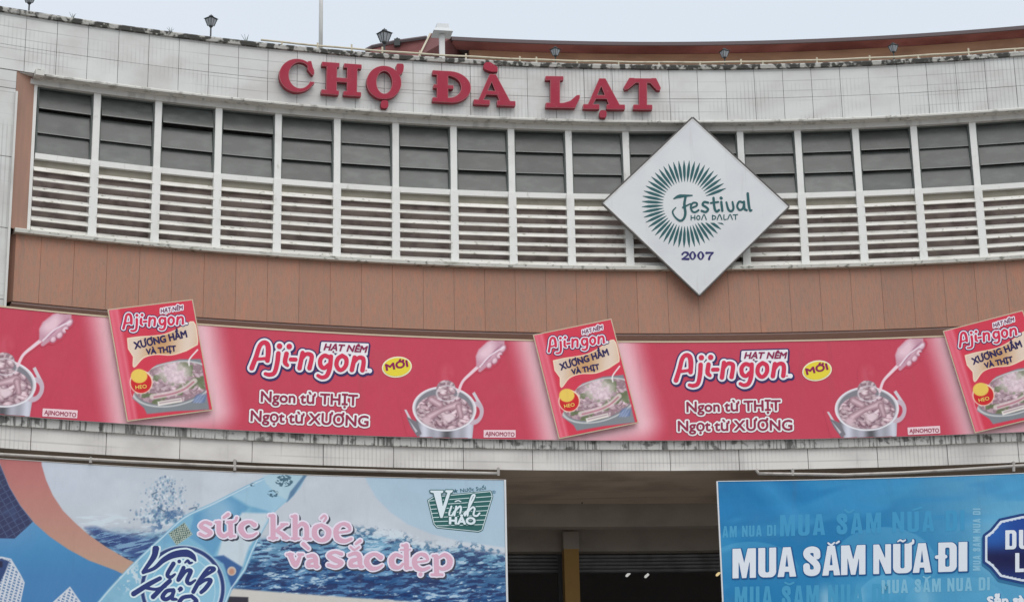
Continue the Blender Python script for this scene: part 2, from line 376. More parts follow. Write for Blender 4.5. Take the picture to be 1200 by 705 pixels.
# salmon wall panels
sw = MB(); sw.arcbox(33.43, 34.0, rad(-25.94), A1, 11.45, 12.736, 60); sw = W(sw, 'salmon_wall', 'salmon_joint')
thj = float(inv(387, 340, 33.4)[0]); dq = .0186
spm = panel_mesh('w', 33.4, dq*33.4, 12.733-11.436, .034, 'salmon_render', .005)
k = math.ceil((rad(-25.94)-thj)/dq)
a = thj+dq*k
me = panel_mesh('w', 33.4, (a-rad(-25.94))*33.4, 12.733-11.436, .034, 'salmon_render', .005); link('wall_panel', me, sw, frame(33.4, (a+rad(-25.94))/2, 11.436))
while thj+dq*(k+1) < rad(14):
    link('wall_panel', spm, sw, frame(33.4+random.uniform(-.002, .002), thj+dq*(k+.5), 11.436)); k += 1
c = MB(); c.arcbox(33.44, 34.6, rad(-25.95), A1, 11.40, 11.43, 60); W(c, 'wall_soffit', 'dark_soffit')
c = MB(); c.arcbox(34.3, 34.6, rad(-26.3), A1, 8.8, 11.4, 60); W(c, 'recessed_wall', 'dark_soffit')
# canopy
c = MB(); c.arcbox(31.06, 34.6, A0, A1, 8.187, 8.80, 70); can = W(c, 'canopy_slab', 'canopy_soffit')
c = MB(); c.arcbox(31.035, 31.058, A0, A1, 8.191, 8.56, 60); fb = W(c, 'canopy_fascia', 'joint')
thj = float(inv(705, 545, 31)[0]); dc = .0414
cp_ = panel_mesh('c', 31.0, dc*31, 8.562-8.180, .034, 'fascia_tile', .012)
k = math.ceil((rad(-32)-thj)/dc)
while thj+dc*(k+1) < rad(16):
    link('tile_panel', cp_, fb, frame(31.0+random.uniform(-.003, .002), thj+dc*(k+.5), 8.180)); k += 1
c = MB(); c.profile([(30.93, 8.562), (30.925, 8.70), (30.95, 8.75), (31.3, 8.805), (31.3, 8.562)], A0, A1, 80); W(c, 'canopy_kerb', 'drip_strip')
# under the canopy
c = MB(); c.arcbox(34.6, 44, A0, A1, 8.25, 8.6, 50); W(c, 'ceiling', 'canopy_soffit')
c = MB(); c.arcbox(34.75, 35.1, A0, A1, 7.747, 8.25, 50); W(c, 'front_beam', 'beam_concrete')
c = MB(); c.arcbox(36.45, 36.8, A0, A1, 7.50, 8.25, 50); W(c, 'back_beam', 'beam_concrete')
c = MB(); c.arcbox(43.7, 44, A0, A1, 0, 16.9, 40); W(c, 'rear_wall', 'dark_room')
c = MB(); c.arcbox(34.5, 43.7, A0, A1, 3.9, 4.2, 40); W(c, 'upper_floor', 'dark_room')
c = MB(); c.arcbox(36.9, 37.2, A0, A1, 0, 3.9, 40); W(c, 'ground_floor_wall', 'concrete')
for aa in (A0, A1):
    c = MB(); c.arcbox(34.3, 44, aa-.004, aa+.004, 0, 16.9, 1); W(c, 'end_wall', 'concrete')
ca, _ = inv(668.5, 665, 36.3); ca = float(ca)
step = DTH*5
for n_ in (-2, -1, 0, 1, 2):
    a = ca+step*n_
    cm = MB(); cm.box(-.155, .155, -.16, .16, 0, 7.50); cl_ = cm.build('column', 'ochre_paint', B, frame(36.25, a, 0))
    cm = MB(); cm.box(-.165, .165, -.17, .19, 7.50, 7.86); cm.build('capital', 'beam_concrete', cl_, frame(36.25, a, 0))
    # roller shutter boxes between the columns, of separate corrugations
    sh = MB(); w0 = rad(.30); aw = step
    sh.arcbox(36.86, 36.92, a+w0, a+aw-w0, 7.10, 7.50, 8); shp = W(sh, 'roller_shutter', 'shutter_frame')
    for q in range(5):
        s2 = MB(); z = 7.115+.076*q; s2.profile([(36.855, z), (36.82, z+.018), (36.82, z+.05), (36.855, z+.068)], a+w0, a+aw-w0, 8)
        s2.build('slat', 'shutter_metal', shp, I4)
    for e0, e1 in ((a+aw-w0, a+aw-w0+.0035), (a+w0-.0035, a+w0)): s3 = MB(); s3.arcbox(36.80, 36.95, e0, e1, 4.2, 7.5, 1); s3.build('guide_rail', 'shutter_frame', shp, I4)
# bit of hanging wire under the soffit
def P3(px, py, r): th, z = inv(px, py, r); return pt(r, float(th), float(z))
wr = MB(); wr.tube([P3(682, 590, 34.4), P3(682.5, 585, 34.4), P3(683.5, 580, 34.4), P3(689, 578.5, 34.4), P3(695, 578, 34.4)], .012, 5); wr.tube([P3(689, 578.5, 34.3), P3(694, 578, 34.3)], .035, 6)
tag(wr.build('hanging_cable', 'cable'), 'short bent black cable stub hanging under the canopy ceiling', 'cable')
# shop lamps in the dark hall
for (px, py, m_, lb) in ((735.8, 672.8, 'tube_white', 'small white lit lamp in the dark hall, nearest the ochre column'), (757.8, 674, 'tube_white', 'small white lit lamp in the dark hall, second from the ochre column'), (841.5, 672, 'tube_warm', 'small yellow lit lamp in the dark hall beside the blue poster edge')):
    p = Vector(P3(px, py, 38.6)); t = MB(); t.tube([p+Vector((-.045, 0, -.04)), p+Vector((-.025, 0, -.022)), p+Vector((.045, 0, .04))], [.016, .03, .026], 8)
    t = t.build('compact_lamp', m_, None, I4); tag(t, lb, 'lamp', 'lit lamps in the dark hall')
    cdm = MB(); cdm.tube([p+Vector((.045, 0, .04)), p+Vector((.045, 0, 8.2-p.z))], .006, 4); cdm.build('cord', 'cable', t, I4)
p = Vector(P3(823, 669.5, 38.6)); t = MB(); t.tube([p, p+Vector((.0, 0, .035))], .017, 6); t = tag(t.build('compact_lamp', 'tube_white'), 'faintest and tiniest lit lamp in the dark hall, left of the yellow one', 'lamp', 'lit lamps in the dark hall')
cdm = MB(); cdm.tube([p+Vector((0, 0, .035)), p+Vector((0, 0, 8.2-p.z))], .006, 4); cdm.build('cord', 'cable', t, I4)

# ---------------------------------------------------------------- upper storey with red eaves behind the parapet
ue, _ = inv(531, 45, 37.5); ue = float(ue)
us = empty('rooftop_storey', Matrix.Translation(pt(38.5, rad(-2), 16.9)), 'set back rooftop storey with tan wall and maroon eaves behind the parapet', 'building')
c = MB(); c.arcbox(38.0, 43.5, ue+.012, rad(20), 16.9, 19.455, 40); c.build('wall', 'tan_wall', us, I4)
c = MB(); c.profile([(37.5, 19.45), (37.5, 19.53), (38.03, 19.55), (38.03, 19.46)], ue, rad(20), 40); c.build('eaves_soffit', 'maroon_paint', us, I4)
c = MB(); c.profile([(37.44, 19.44), (37.44, 19.525), (41, 20.2), (43.9, 19.6), (43.9, 19.56), (37.52, 19.56), (37.49, 19.44)], ue-.001, rad(20), 40); c.build('roof', 'roof_edge', us, I4)
# hipped corner and the wing falling away to the left
hp = MB(); r2 = 37.6
a1, a2, a3, a4, a5 = [P3(*q) for q in ((491, 66, 37.0), (504.5, 39.0, 37.6), (531, 43.5, 37.6), (534, 66, 38.0), (521, 66, 37.6))]
top = [(a1[0], a1[1], a1[2]), a2, a3, a4]
hp.add(top+[(x+.6, y+3.5, z) for x, y, z in top], [(0, 1, 2, 3), (7, 6, 5, 4), (0, 4, 5, 1), (1, 5, 6, 2), (2, 6, 7, 3), (3, 7, 4, 0)]); hpo = hp.build('hip_corner', 'maroon_dark', us, I4)
h2 = MB(); b1, b2 = Vector(P3(491, 66, 36.9)), Vector(P3(504.2, 39.5, 37.5)); h2.tube([b1, b2], .022, 5); h2.build('barge_edge', 'rail_paint', us, I4)
lwg = MB(); L_ = [P3(428, 60, 39.), P3(436, 55.0, 39), P3(462, 49.6, 38.6), P3(500, 44.3, 38.2), P3(500, 66, 38.2), P3(428, 68, 39)]
lwg.add(L_+[(x+.5, y+4, z) for x, y, z in L_], [tuple(range(6)), tuple(range(11, 5, -1))]+[(i, (i+1) % 6, (i+1) % 6+6, i+6) for i in range(6)]); lwg.build('wing_roof', 'maroon_paint', us, I4)
cap = MB(); cap.tube([P3(429, 58.8, 38.95), P3(436, 55, 38.95), P3(462, 49.4, 38.55), P3(500, 44.1, 38.15)], .045, 5); cap.build('ridge_edge', 'roof_edge', us, I4)
q = MB(); pz = Vector(P3(465.5, 48.6, 38.5)); q.box(pz.x-.07, pz.x+.07, pz.y-.05, pz.y+.1, pz.z-.12, pz.z+.05); q.tube([pz+Vector((.0, 0, .04)), pz+Vector((0, 0, .09))], [.05, .02], 6); q.build('roof_vent', 'dark_metal', us, I4)

# ---------------------------------------------------------------- railing, poles, lanterns on the roof
rz = float(inv(600, 69, 33.5)[1])
rail = empty('roof_railing', Matrix.Translation(pt(33.5, rad(-4), 17.2)), 'low beige pipe railing on short posts along the mouldy parapet top', 'railing')
r_ = MB(); n = 60; r_.tube([pt(33.5, rad(-18)+(rad(20)-rad(-18))*i/n, rz+(.005*math.sin(i*1.7)))for i in range(n+1)], (.021), 6); r_.build('top_rail', 'rail_paint', rail, I4, True)
for px in (330, 372, 412, 448, 492, 546, 609, 628.5, 676, 724.5, 772, 820, 868, 893.5, 957, 1019, 1076, 1135.5, 1190):
    a = float(inv(px, 66, 33.5)[0]); q = MB(); hgt = rz+random.choice((.02, .06, .09)); q.tube([pt(33.5, a, 17.19), pt(33.5, a, hgt)], .02, 5); q.build('post', 'rail_paint', rail, I4)
a = float(inv(376, 30, 34)[0]); q = MB(); q.tube([pt(34, a, 16.9), pt(34, a, 20.6)], .042, 10); q = tag(q.build('flagpole', 'pole_white', None, I4, True), 'tall plain white pole rising past the top of the picture', 'pole')
q = MB(); b0 = Vector(pt(34, a, 17.0)); q.box(b0.x-.11, b0.x+.11, b0.y-.11, b0.y+.11, 16.9, 17.05); q.build('base', 'concrete', None, I4); 
o = COL.objects[-1]; fp = [x for x in COL.objects if x.name == 'flagpole'][0]; place(o, fp, I4)
wp = empty('box_light_pole', frame(34.6, float(inv(518, 60, 34.6)[0]), 16.9), 'short white pole carrying a pale flared box beside the red roof corner', 'pole')
q = MB(); q.box(-.055, .055, -.05, .05, 0, float(inv(518, 41, 34.6)[1])-16.9); q.build('post', 'pole_white', wp)
zt = float(inv(518, 40.5, 34.6)[1])-16.9
def frust(mb, w0, w1, z0, z1, dx=0):
    V = [(sx*w0+dx, sy*w0, z0) for sx, sy in ((-1, -1), (1, -1), (1, 1), (-1, 1))]+[(sx*w1+dx, sy*w1, z1) for sx, sy in ((-1, -1), (1, -1), (1, 1), (-1, 1))]
    return mb.add(V, [(3, 2, 1, 0), (4, 5, 6, 7), (0, 1, 5, 4), (1, 2, 6, 5), (2, 3, 7, 6), (3, 0, 4, 7)])
q = MB(); frust(q, .21, .15, zt, zt+.09); q.build('flared_base', 'frosted_plastic', wp)
q = MB(); frust(q, .14, .125, zt+.091, zt+.20); q.build('box_head', 'frosted_plastic', wp)
# lantern prototype (units: head about 0.2 m wide)
def lantern(M, label):
    t = empty('roof_lantern', M, label, 'lantern', 'lanterns standing along the parapet')
    q = MB(); q.tube([(0, 0, -.25), (0, 0, .10)], .016, 8); q.tube([(0, 0, .09), (0, 0, .115)], [.03, .05], 8); q.build('post', 'dark_metal', t, None, True)
    q = MB()
    for s1, s2 in ((-1, -1), (1, -1), (1, 1), (-1, 1)): q.tube([(s1*.045, s2*.045, .115), (s1*.088, s2*.088, .27)], .008, 4)
    for k in range(4):
        c0 = [(-1, -1), (1, -1), (1, 1), (-1, 1)]; p0, p1 = c0[k], c0[(k+1) % 4]
        q.tube([(p0[0]*.088, p0[1]*.088, .27), (p1[0]*.088, p1[1]*.088, .27)], .009, 4)
        q.tube([((p0[0]+p1[0])*.0225, (p0[1]+p1[1])*.0225, .118), ((p0[0]+p1[0])*.044, (p0[1]+p1[1])*.044, .27)], .005, 4)
    q.build('frame', 'dark_metal', t)
    for k in range(4):
        c0 = [(-1, -1), (1, -1), (1, 1), (-1, 1)]; p0, p1 = c0[k], c0[(k+1) % 4]
        q = MB(); q.add([(p0[0]*.043, p0[1]*.043, .118), (p1[0]*.043, p1[1]*.043, .118), (p1[0]*.085, p1[1]*.085, .268), (p0[0]*.085, p0[1]*.085, .268)], [(0, 1, 2, 3)]); q.build('glass_pane', 'lamp_glass', t)
    q = MB(); frust(q, .108, .035, .275, .325); frust(q, .035, .03, .325, .345); q.tube([(0, 0, .345), (0, 0, .372)], [.014, .006], 6); q.build('cap', 'dark_metal', t)
    return t
for (px, py, s, lb) in ((34, 10, 1.0, 'dark lantern at the far left, its head cut by the top of the picture'), (247, 37, 1.0, 'dark lantern alone against the sky on the left sloping parapet'),
                        (450.5, 57, 1.22, 'largest dark lantern, in front of the low maroon wing roof'), (651, 70.5, .86, 'dark lantern against the tan wall above the letter L'),
                        (849.5, 72.5, .86, 'dark lantern against the maroon eaves above the diamond sign'), (1047.5, 66, .86, 'dark lantern furthest right, against the maroon eaves')):
    a, z = inv(px, py, 33.7); lantern(frame(33.7, float(a), float(z)-.0) @ Matrix.Rotation(rad(random.uniform(20, 40)), 4, 'Z') @ Matrix.Scale(s, 4), lb)
# weeds rooted in the coping
for (px, lb) in ((86, 'thin dry weed sprig on the coping, left of the second lantern'), (201, 'thin dry weed sprig on the coping just before the second lantern'), (290, 'thin dry weed sprig on the coping right of the second lantern')):
    a = float(inv(px, 30, 33.3)[0]); q = MB()
    for k in range(4):
        dx = random.uniform(-.12, .12); q.tube([(0, 0, 0), (dx*.4, 0, .08), (dx, 0, random.uniform(.12, .2))], [.006, .005, .002], 4)
    q = q.build('weed', 'weed', None, frame(33.4, a, 17.2)); tag(q, lb, 'plant', 'weeds on the coping')

# ---------------------------------------------------------------- poster rails (pipes)
def pipe_rail(pxs, label, brackets, r=30.86):
    t = empty('poster_rail', frame(31, float(inv(pxs[0][0], pxs[0][1], 31)[0]), 8.0), label, 'pipe rail', 'pipe rails over the lower posters')
    pts = []
    for (x0, y0), (x1, y1) in zip(pxs[:-1], pxs[1:]):
        for k in range(8): u = k/8; pts.append(P3(x0+(x1-x0)*u, y0+(y1-y0)*u, r))
    pts.append(P3(*pxs[-1], r))
    q = MB(); q.tube(pts, .030, 8); q.build('pipe', 'pipe_metal', t, I4, True)
    for x, y0, y1 in brackets:
        q = MB(); A_, B_ = Vector(P3(x, y0, r-.005)), Vector(P3(x, y1, r-.005)); q.tube([A_, B_], .028, 6); q.tube([A_, A_+Vector((0, .35, .02))], .02, 6); q.build('bracket', 'pipe_metal', t, I4)
    return t
pipe_rail([(-40, 530.5), (0, 532), (150, 540.5), (300, 547.3), (450, 551.5), (585, 554.5)], 'grey pipe rail carrying the water poster on the left', [(106, 536, 542), (275, 538.5, 551), (584, 548, 557)])
pipe_rail([(886, 549.5), (889, 554.5), (990, 556), (1060, 553.5), (1130, 549.5), (1200, 545), (1290, 538)], 'grey pipe rail sagging above the blue shopping poster on the right', [(1188, 541, 552), (929, 549.5, 557)])
# ================================================================ PRINT AND LETTERING TOOLS
def sd_seg(X, Y, segs):                     # signed distance to closed contours given as oriented segments (non-zero winding)
    S = np.asarray(segs, float); sh = X.shape; x = X.ravel(); y = Y.ravel()
    D = np.full(x.shape, 1e18); Wn = np.zeros(x.shape, int)
    for x0, y0, x1, y1 in S:
        dx, dy = x1-x0, y1-y0; L2 = dx*dx+dy*dy+1e-12
        t = np.clip(((x-x0)*dx+(y-y0)*dy)/L2, 0, 1); d = (x-x0-t*dx)**2+(y-y0-t*dy)**2
        np.minimum(D, d, out=D)
        c = (x1-x0)*(y-y0)-(x-x0)*(y1-y0)
        Wn += ((y0 <= y) & (y1 > y) & (c > 0)).astype(int)-((y0 > y) & (y1 <= y) & (c < 0)).astype(int)
    D = np.sqrt(D); return np.where(Wn != 0, -D, D).reshape(sh)
def poly(X, Y, P):
    return sd_seg(X, Y, [(*P[i], *P[(i+1) % len(P)]) for i in range(len(P))])
def smooth(P, n=6):
    P = [np.array(p, float) for p in P]
    if len(P) < 3: return P
    Q = [2*P[0]-P[1]]+P+[2*P[-1]-P[-2]]; o = []
    for i in range(1, len(Q)-2):
        for k in range(n):
            t = k/n; a, b, c, d = Q[i-1:i+3]
            o.append(.5*((2*b)+(c-a)*t+(2*a-5*b+4*c-d)*t*t+(3*b-a-3*c+d)*t**3))
    o.append(P[-1]); return o
def caps(X, Y, strokes, r=None, n=5):       # strokes: list of (points[, radius | radii]) -> signed distance of the brushed line
    D = np.full(X.shape, 1e9)
    for s in strokes:
        pts, rr = (s, r) if not isinstance(s, tuple) else (s[0], s[1])
        if len(pts) == 1: D = np.minimum(D, np.hypot(X-pts[0][0], Y-pts[0][1])-(rr if not isinstance(rr, (list, tuple)) else rr[0])); continue
        nn = n if len(pts) > 2 else 1
        Q = smooth(pts, nn)
        R = np.full(len(Q), float(rr)) if not isinstance(rr, (list, tuple)) else np.interp(np.linspace(0, 1, len(Q)), np.linspace(0, 1, len(rr)), rr)
        for i in range(len(Q)-1):
            (x0, y0), (x1, y1) = Q[i], Q[i+1]; dx, dy = x1-x0, y1-y0
            t = np.clip(((X-x0)*dx+(Y-y0)*dy)/(dx*dx+dy*dy+1e-9), 0, 1)
            D = np.minimum(D, np.hypot(X-x0-t*dx, Y-y0-t*dy)-(R[i]+(R[i+1]-R[i])*t))
    return D
def ell(X, Y, cx, cy, rx, ry, rot=0.):
    c, s = math.cos(rot), math.sin(rot); x = (X-cx)*c+(Y-cy)*s; y = -(X-cx)*s+(Y-cy)*c
    k = np.sqrt((x/rx)**2+(y/ry)**2)+1e-9; return (k-1)*min(rx, ry)
TXT = {}
def text_segs(s):
    if s in TXT: return TXT[s]
    cu = bpy.data.curves.new('t', 'FONT'); cu.body = s; cu.fill_mode = 'NONE'; cu.resolution_u = 3
    o = bpy.data.objects.new('t', cu); COL.objects.link(o)
    me = o.evaluated_get(bpy.context.evaluated_depsgraph_get()).to_mesh()
    S = np.array([(*me.vertices[e.vertices[0]].co[:2], *me.vertices[e.vertices[1]].co[:2]) for e in me.edges])
    o.to_mesh_clear(); bpy.data.objects.remove(o); bpy.data.curves.remove(cu)
    S[:, [0, 2]] -= S[:, [0, 2]].min(); TXT[s] = S; return S
def text(s, p0, p1, cap, lean=0., up=None, squeeze=1.):
    """text from baseline point p0 to p1 (photo pixels), capitals cap pixels high; returns oriented segments"""
    S = text_segs(s).copy(); Wd = S[:, [0, 2]].max(); H = .727 if not hasattr(text, 'H') else text.H
    ex = (np.array(p1, float)-p0)/Wd; L = np.hypot(*ex); n = up if up is not None else np.array([ex[1], -ex[0]])/L
    n = np.array(n, float); ey = (n+lean*ex/L)*cap/H
    o = np.empty_like(S)
    for i in (0, 2):
        q = np.array(p0, float)+S[:, i:i+1]*ex+S[:, i+1:i+2]*ey; o[:, i:i+2] = q
    if np.cross(ex, ey) < 0: o = o[:, [2, 3, 0, 1]]
    return o
text.H = float(text_segs('H')[:, [1, 3]].max())
def field(fn, box, step):
    x0, y0, x1, y1 = box; nx, ny = int((x1-x0)/step)+2, int((y1-y0)/step)+2
    X, Y = np.meshgrid(x0+np.arange(nx)*step, y0+np.arange(ny)*step); return X, Y, fn(X, Y)
def contour(X, Y, Fd):                      # marching squares: filled faces (x,y) of {F<0} and boundary segments
    ny, nx = Fd.shape; V = []; Fc = []; E = []; vid = {}
    ins = Fd < 0; Fd = np.where(np.abs(Fd) < 1e-6, 1e-6, Fd)
    cnt = ins[:-1, :-1].astype(int)+ins[1:, :-1]+ins[:-1, 1:]+ins[1:, 1:]
    def corner(i, j):
        k = (i, j)
        if k not in vid: vid[k] = len(V); V.append((X[i, j], Y[i, j]))
        return vid[k]
    def cross(i, j, i2, j2):
        k = (i, j, i2, j2) if (i, j) < (i2, j2) else (i2, j2, i, j)
        if k not in vid:
            a, b = Fd[k[0], k[1]], Fd[k[2], k[3]]; t = a/(a-b)
            vid[k] = len(V); V.append((X[k[0], k[1]]+(X[k[2], k[3]]-X[k[0], k[1]])*t, Y[k[0], k[1]]+(Y[k[2], k[3]]-Y[k[0], k[1]])*t))
        return vid[k]
    for i in range(ny-1):
        row = cnt[i]; j = 0
        js = np.nonzero(row)[0]
        if not len(js): continue
        j = js[0]; jm = js[-1]
        while j <= jm:
            c = row[j]
            if c == 4:
                k = j
                while k < jm and row[k+1] == 4 and k-j < 5: k += 1
                Fc.append((corner(i, j), corner(i, k+1), corner(i+1, k+1), corner(i+1, j))); j = k+1; continue
            if c > 0:
                cs = [(i, j), (i, j+1), (i+1, j+1), (i+1, j)]; f = []; cut = []
                for q in range(4):
                    a, b = cs[q], cs[(q+1) % 4]
                    if ins[a]: f.append(corner(*a))
                    if ins[a] != ins[b]: v = cross(*a, *b); f.append(v); cut.append((v, ins[a]))
                if len(f) > 2: Fc.append(tuple(f))
                if len(cut) == 2: E.append((cut[0][0], cut[1][0]) if cut[0][1] else (cut[1][0], cut[0][0]))
            j += 1
    return V, Fc, E
def decal(name, surf, fn, box, step, m, parent, off, thick=0, T=None, M=None, side=None, to=None):
    """sheet (or, with thick, solid) letter shape lying on surf; fn is a signed distance in T-space, T maps that space to photo pixels"""
    X, Y, Fd = field(fn, box, step); V, Fc, E = contour(X, Y, Fd)
    if not Fc: return None
    V = np.array(V, float); px, py = (V[:, 0], V[:, 1]) if T is None else T(V[:, 0], V[:, 1])
    u, v = surf.uv(px, py) if to is None else to(px, py)
    P = surf.xyz(u, v, off); n = len(P)
    Fc = [f[::-1] for f in Fc] if False else Fc
    mi = [0]*len(Fc)
    if thick:
        P = np.concatenate([P, surf.xyz(u, v, off-thick)]); Fc = list(Fc)+[(b, a, a+n, b+n) for a, b in E]; mi += [1]*len(E)
        me = mesh(name, P, Fc, m, False, mi, (side or m,))
    else: me = mesh(name, P, Fc, m)
    return link(name, me, parent, M or WM[parent])
def zoomT(ox, oy, k): return lambda x, y: (ox+x/k, oy+y/k)
# value noise for printed pictures
LAT = rng.random((256, 256))
def vn(x, y):
    xi, yi = np.floor(x).astype(int), np.floor(y).astype(int); fx, fy = x-xi, y-yi
    fx, fy = fx*fx*(3-2*fx), fy*fy*(3-2*fy); a = LAT[yi % 256, xi % 256]; b = LAT[yi % 256, (xi+1) % 256]; c = LAT[(yi+1) % 256, xi % 256]; d = LAT[(yi+1) % 256, (xi+1) % 256]
    return (a+(b-a)*fx)*(1-fy)+(c+(d-c)*fx)*fy
def fbm(x, y, o=4, sx=1., sy=1., seed=0):
    s = 0; a = 1; t = 0
    for k in range(o): s = s+a*vn(x/sx*2**k+seed*17.3+k*31, y/sy*2**k+seed*7.7+k*13); t += a; a *= .55
    return s/t
def sst(a, b, x): t = np.clip((x-a)/(b-a), 0, 1); return t*t*(3-2*t)
class Paint:
    def __init__(s, X, Y, col): s.X, s.Y = X, Y; s.C = np.zeros(X.shape+(3,))+np.array(col, float)
    def over(s, a, col): a = np.clip(a, 0, 1)[..., None]; s.C = s.C*(1-a)+np.asarray(col, float)*a; return s
    def sd(s, d, col, soft=.5, k=1.): return s.over(k*np.clip(.5-d/(2*soft)*1., 0, 1), col)
    def poly(s, P, col, soft=.5, k=1.): return s.sd(poly(s.X, s.Y, P), col, soft, k)
def sheet(name, surf, U, V, col, parent, off, M=None, keep=None):
    """dense printed sheet: grid U,V (metres on surf) with a colour per vertex (picture colours 0..255)"""
    ny, nx = U.shape; P = surf.xyz(U, V, off).reshape(-1, 3)
    I = np.arange(nx*ny).reshape(ny, nx); Q = np.stack([I[:-1, :-1], I[:-1, 1:], I[1:, 1:], I[1:, :-1]], -1).reshape(-1, 4)
    if keep is not None:
        k = (keep[:-1, :-1] & keep[1:, :-1] & keep[:-1, 1:] & keep[1:, 1:]).ravel(); Q = Q[k]
        used = np.unique(Q); mp = np.full(nx*ny, -1); mp[used] = np.arange(len(used)); Q = mp[Q]; P = P[used]
    me = mesh(name, P, Q, 'print')
    a = me.color_attributes.new('print', 'FLOAT_COLOR', 'POINT')
    c = np.ones((nx*ny, 4), dtype=np.float32); c[:, :3] = np.clip(lin(np.clip(col.reshape(-1, 3), 0, 255))/KL, 0, .9)
    if keep is not None: c = c[used]
    a.data.foreach_set('color', c.ravel()); me.update()
    return link(name, me, parent, M or WM[parent])
def stew(p, inside, box, seed, n=26, light=(226, 200, 206), dark=(150, 118, 128), sc=1.):
    r = random.Random(seed); X, Y = p.X, p.Y; x0, y0, x1, y1 = box
    p.over(inside, (150, 124, 132)); p.over(inside*sst(.45, .7, fbm(X, Y, 3, 3*sc, 3*sc, seed)), (182, 154, 162))
    bl = []
    for k in range(n):
        bl.append((x0+(x1-x0)*r.random(), y0+(y1-y0)*r.random(), r.uniform(3.2, 7.0)*sc, r.uniform(2.2, 3.8)*sc, r.uniform(-.9, .9)))
    bl.sort(key=lambda b: b[1])
    for cx, cy, rx, ry, a in bl:
        c, s = math.cos(a), math.sin(a); m = (np.abs(X-cx) < 11*sc) & (np.abs(Y-cy) < 11*sc)
        if not m.any(): continue
        x = (X[m]-cx)*c+(Y[m]-cy)*s; y = -(X[m]-cx)*s+(Y[m]-cy)*c; d = np.sqrt((x/rx)**2+(y/ry)**2)
        al = np.clip((1.05-d)*5, 0, 1)*inside[m]; sh = np.clip(1-((x+rx*.2)/rx)**2-((y+ry*.35)/ry)**2, 0, 1)
        tint = r.uniform(.85, 1.06); col = (np.array(dark)[None]*(1-sh[:, None])+np.array(light)[None]*sh[:, None])*tint
        p.C[m] = p.C[m]*(1-al[:, None])+col*al[:, None]
    p.over(inside*.45*sst(.62, .74, fbm(X, Y, 2, 4.5*sc, 3.4*sc, seed+3)), (240, 222, 226))
    p.over(inside*.3*sst(.62, .74, fbm(X, Y, 2, 6*sc, 4.5*sc, seed+9)), (128, 98, 108))

# ================================================================ RED LETTERS ON THE PARAPET
LR = 33.14
sign = empty('letter_sign', frame(LR, float(inv(550, 100, LR)[0]), 16.4), 'big raised red serif letters reading CHỢ ĐÀ LẠT on the white tiled parapet', 'sign')
Z1, Z2 = zoomT(320, 60, 5.), zoomT(540, 60, 4.8)
def glyph(T, k, ox, oy, w_, h_, e, fn, name='letter', parent=None):
    """one 3-D letter; fn works in local units 0..w_,0..h_ along the slanted letter axes"""
    def TT(x, y): return T(ox+x+e[1]*y, oy+y+e[0]*x)
    cx, cy = TT(np.array([w_/2.]), np.array([h_/2.])); s = Arc(LR, float(inv(cx, cy, LR)[0][0]), float(inv(cx, cy, LR)[1][0]))
    if parent is None: parent = sign
    o = decal(name, s, fn, (-12, -14, w_+14, h_+14), 2.2, 'letter_edge_highlight', parent, 0, .115, TT, s.M, 'letter_side')  # paler body front shows round the red face as a painted highlight rim
    decal('letter_face', s, lambda X, Y: fn(X, Y)+2.6, (-12, -14, w_+14, h_+14), 2.0, 'letter_red', o if parent is sign else parent, .006, .004, TT, s.M, 'letter_edge_highlight'); return o
def box_(X, Y, x0, y0, x1, y1, r=4): 
    qx = np.abs(X-(x0+x1)/2)-(x1-x0)/2+r; qy = np.abs(Y-(y0+y1)/2)-(y1-y0)/2+r
    return np.hypot(np.maximum(qx, 0), np.maximum(qy, 0))+np.minimum(np.maximum(qx, qy), 0)-r
U = lambda *a: np.minimum.reduce(a)
def gC(X, Y):
    d = np.maximum(ell(X, Y, 108, 98, 106, 98), -ell(X, Y, 124, 96, 66, 76))
    d = np.maximum(d, -poly(X, Y, [(110, 96), (190, 70), (260, 62), (260, 134), (196, 134)]))
    return U(d, poly(X, Y, [(170, 12), (190, 10), (209, 82), (200, 95), (190, 88), (168, 60)]), ell(X, Y, 196, 140, 14, 8, -.3))
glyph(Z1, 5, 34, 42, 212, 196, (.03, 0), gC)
def gH(X, Y): return U(box_(X, Y, 0, 0, 104, 26), box_(X, Y, 130, 0, 234, 26), box_(X, Y, 29, 5, 90, 180, 1), box_(X, Y, 149, 5, 209, 180, 1), box_(X, Y, 0, 162, 104, 188), box_(X, Y, 130, 162, 234, 188), box_(X, Y, 60, 86, 180, 112, 1))
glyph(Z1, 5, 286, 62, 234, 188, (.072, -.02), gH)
def gO(X, Y): return U(np.maximum(ell(X, Y, 102, 98, 102, 98), -ell(X, Y, 104, 97, 46, 66)), caps(X, Y, [([(196, 2), (194, 26), (180, 48)], [23, 21, 12])]))
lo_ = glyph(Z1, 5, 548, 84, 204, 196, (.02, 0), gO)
s_ = Arc(LR, *[float(v) for v in inv(451, 122.2, LR)])
decal('dot_mark', s_, lambda X, Y: box_(X, Y, 632, 288, 676, 334, 16), (620, 275, 690, 345), 2, 'letter_red', lo_, 0, .115, Z1, s_.M, 'letter_side')
def gD(X, Y):
    outr = U(box_(X, Y, 26, 0, 110, 184, 1), np.maximum(ell(X, Y, 104, 92, 122, 92), 60-X)); inn = np.maximum(ell(X, Y, 92, 92, 76, 64), 92-X)
    d = np.maximum(outr, -inn)
    return U(d, box_(X, Y, 0, 0, 70, 26), box_(X, Y, 0, 158, 70, 184), box_(X, Y, 6, 82, 124, 104))
glyph(Z1, 5, 934, 112, 226, 184, (.055, -.0), gD)
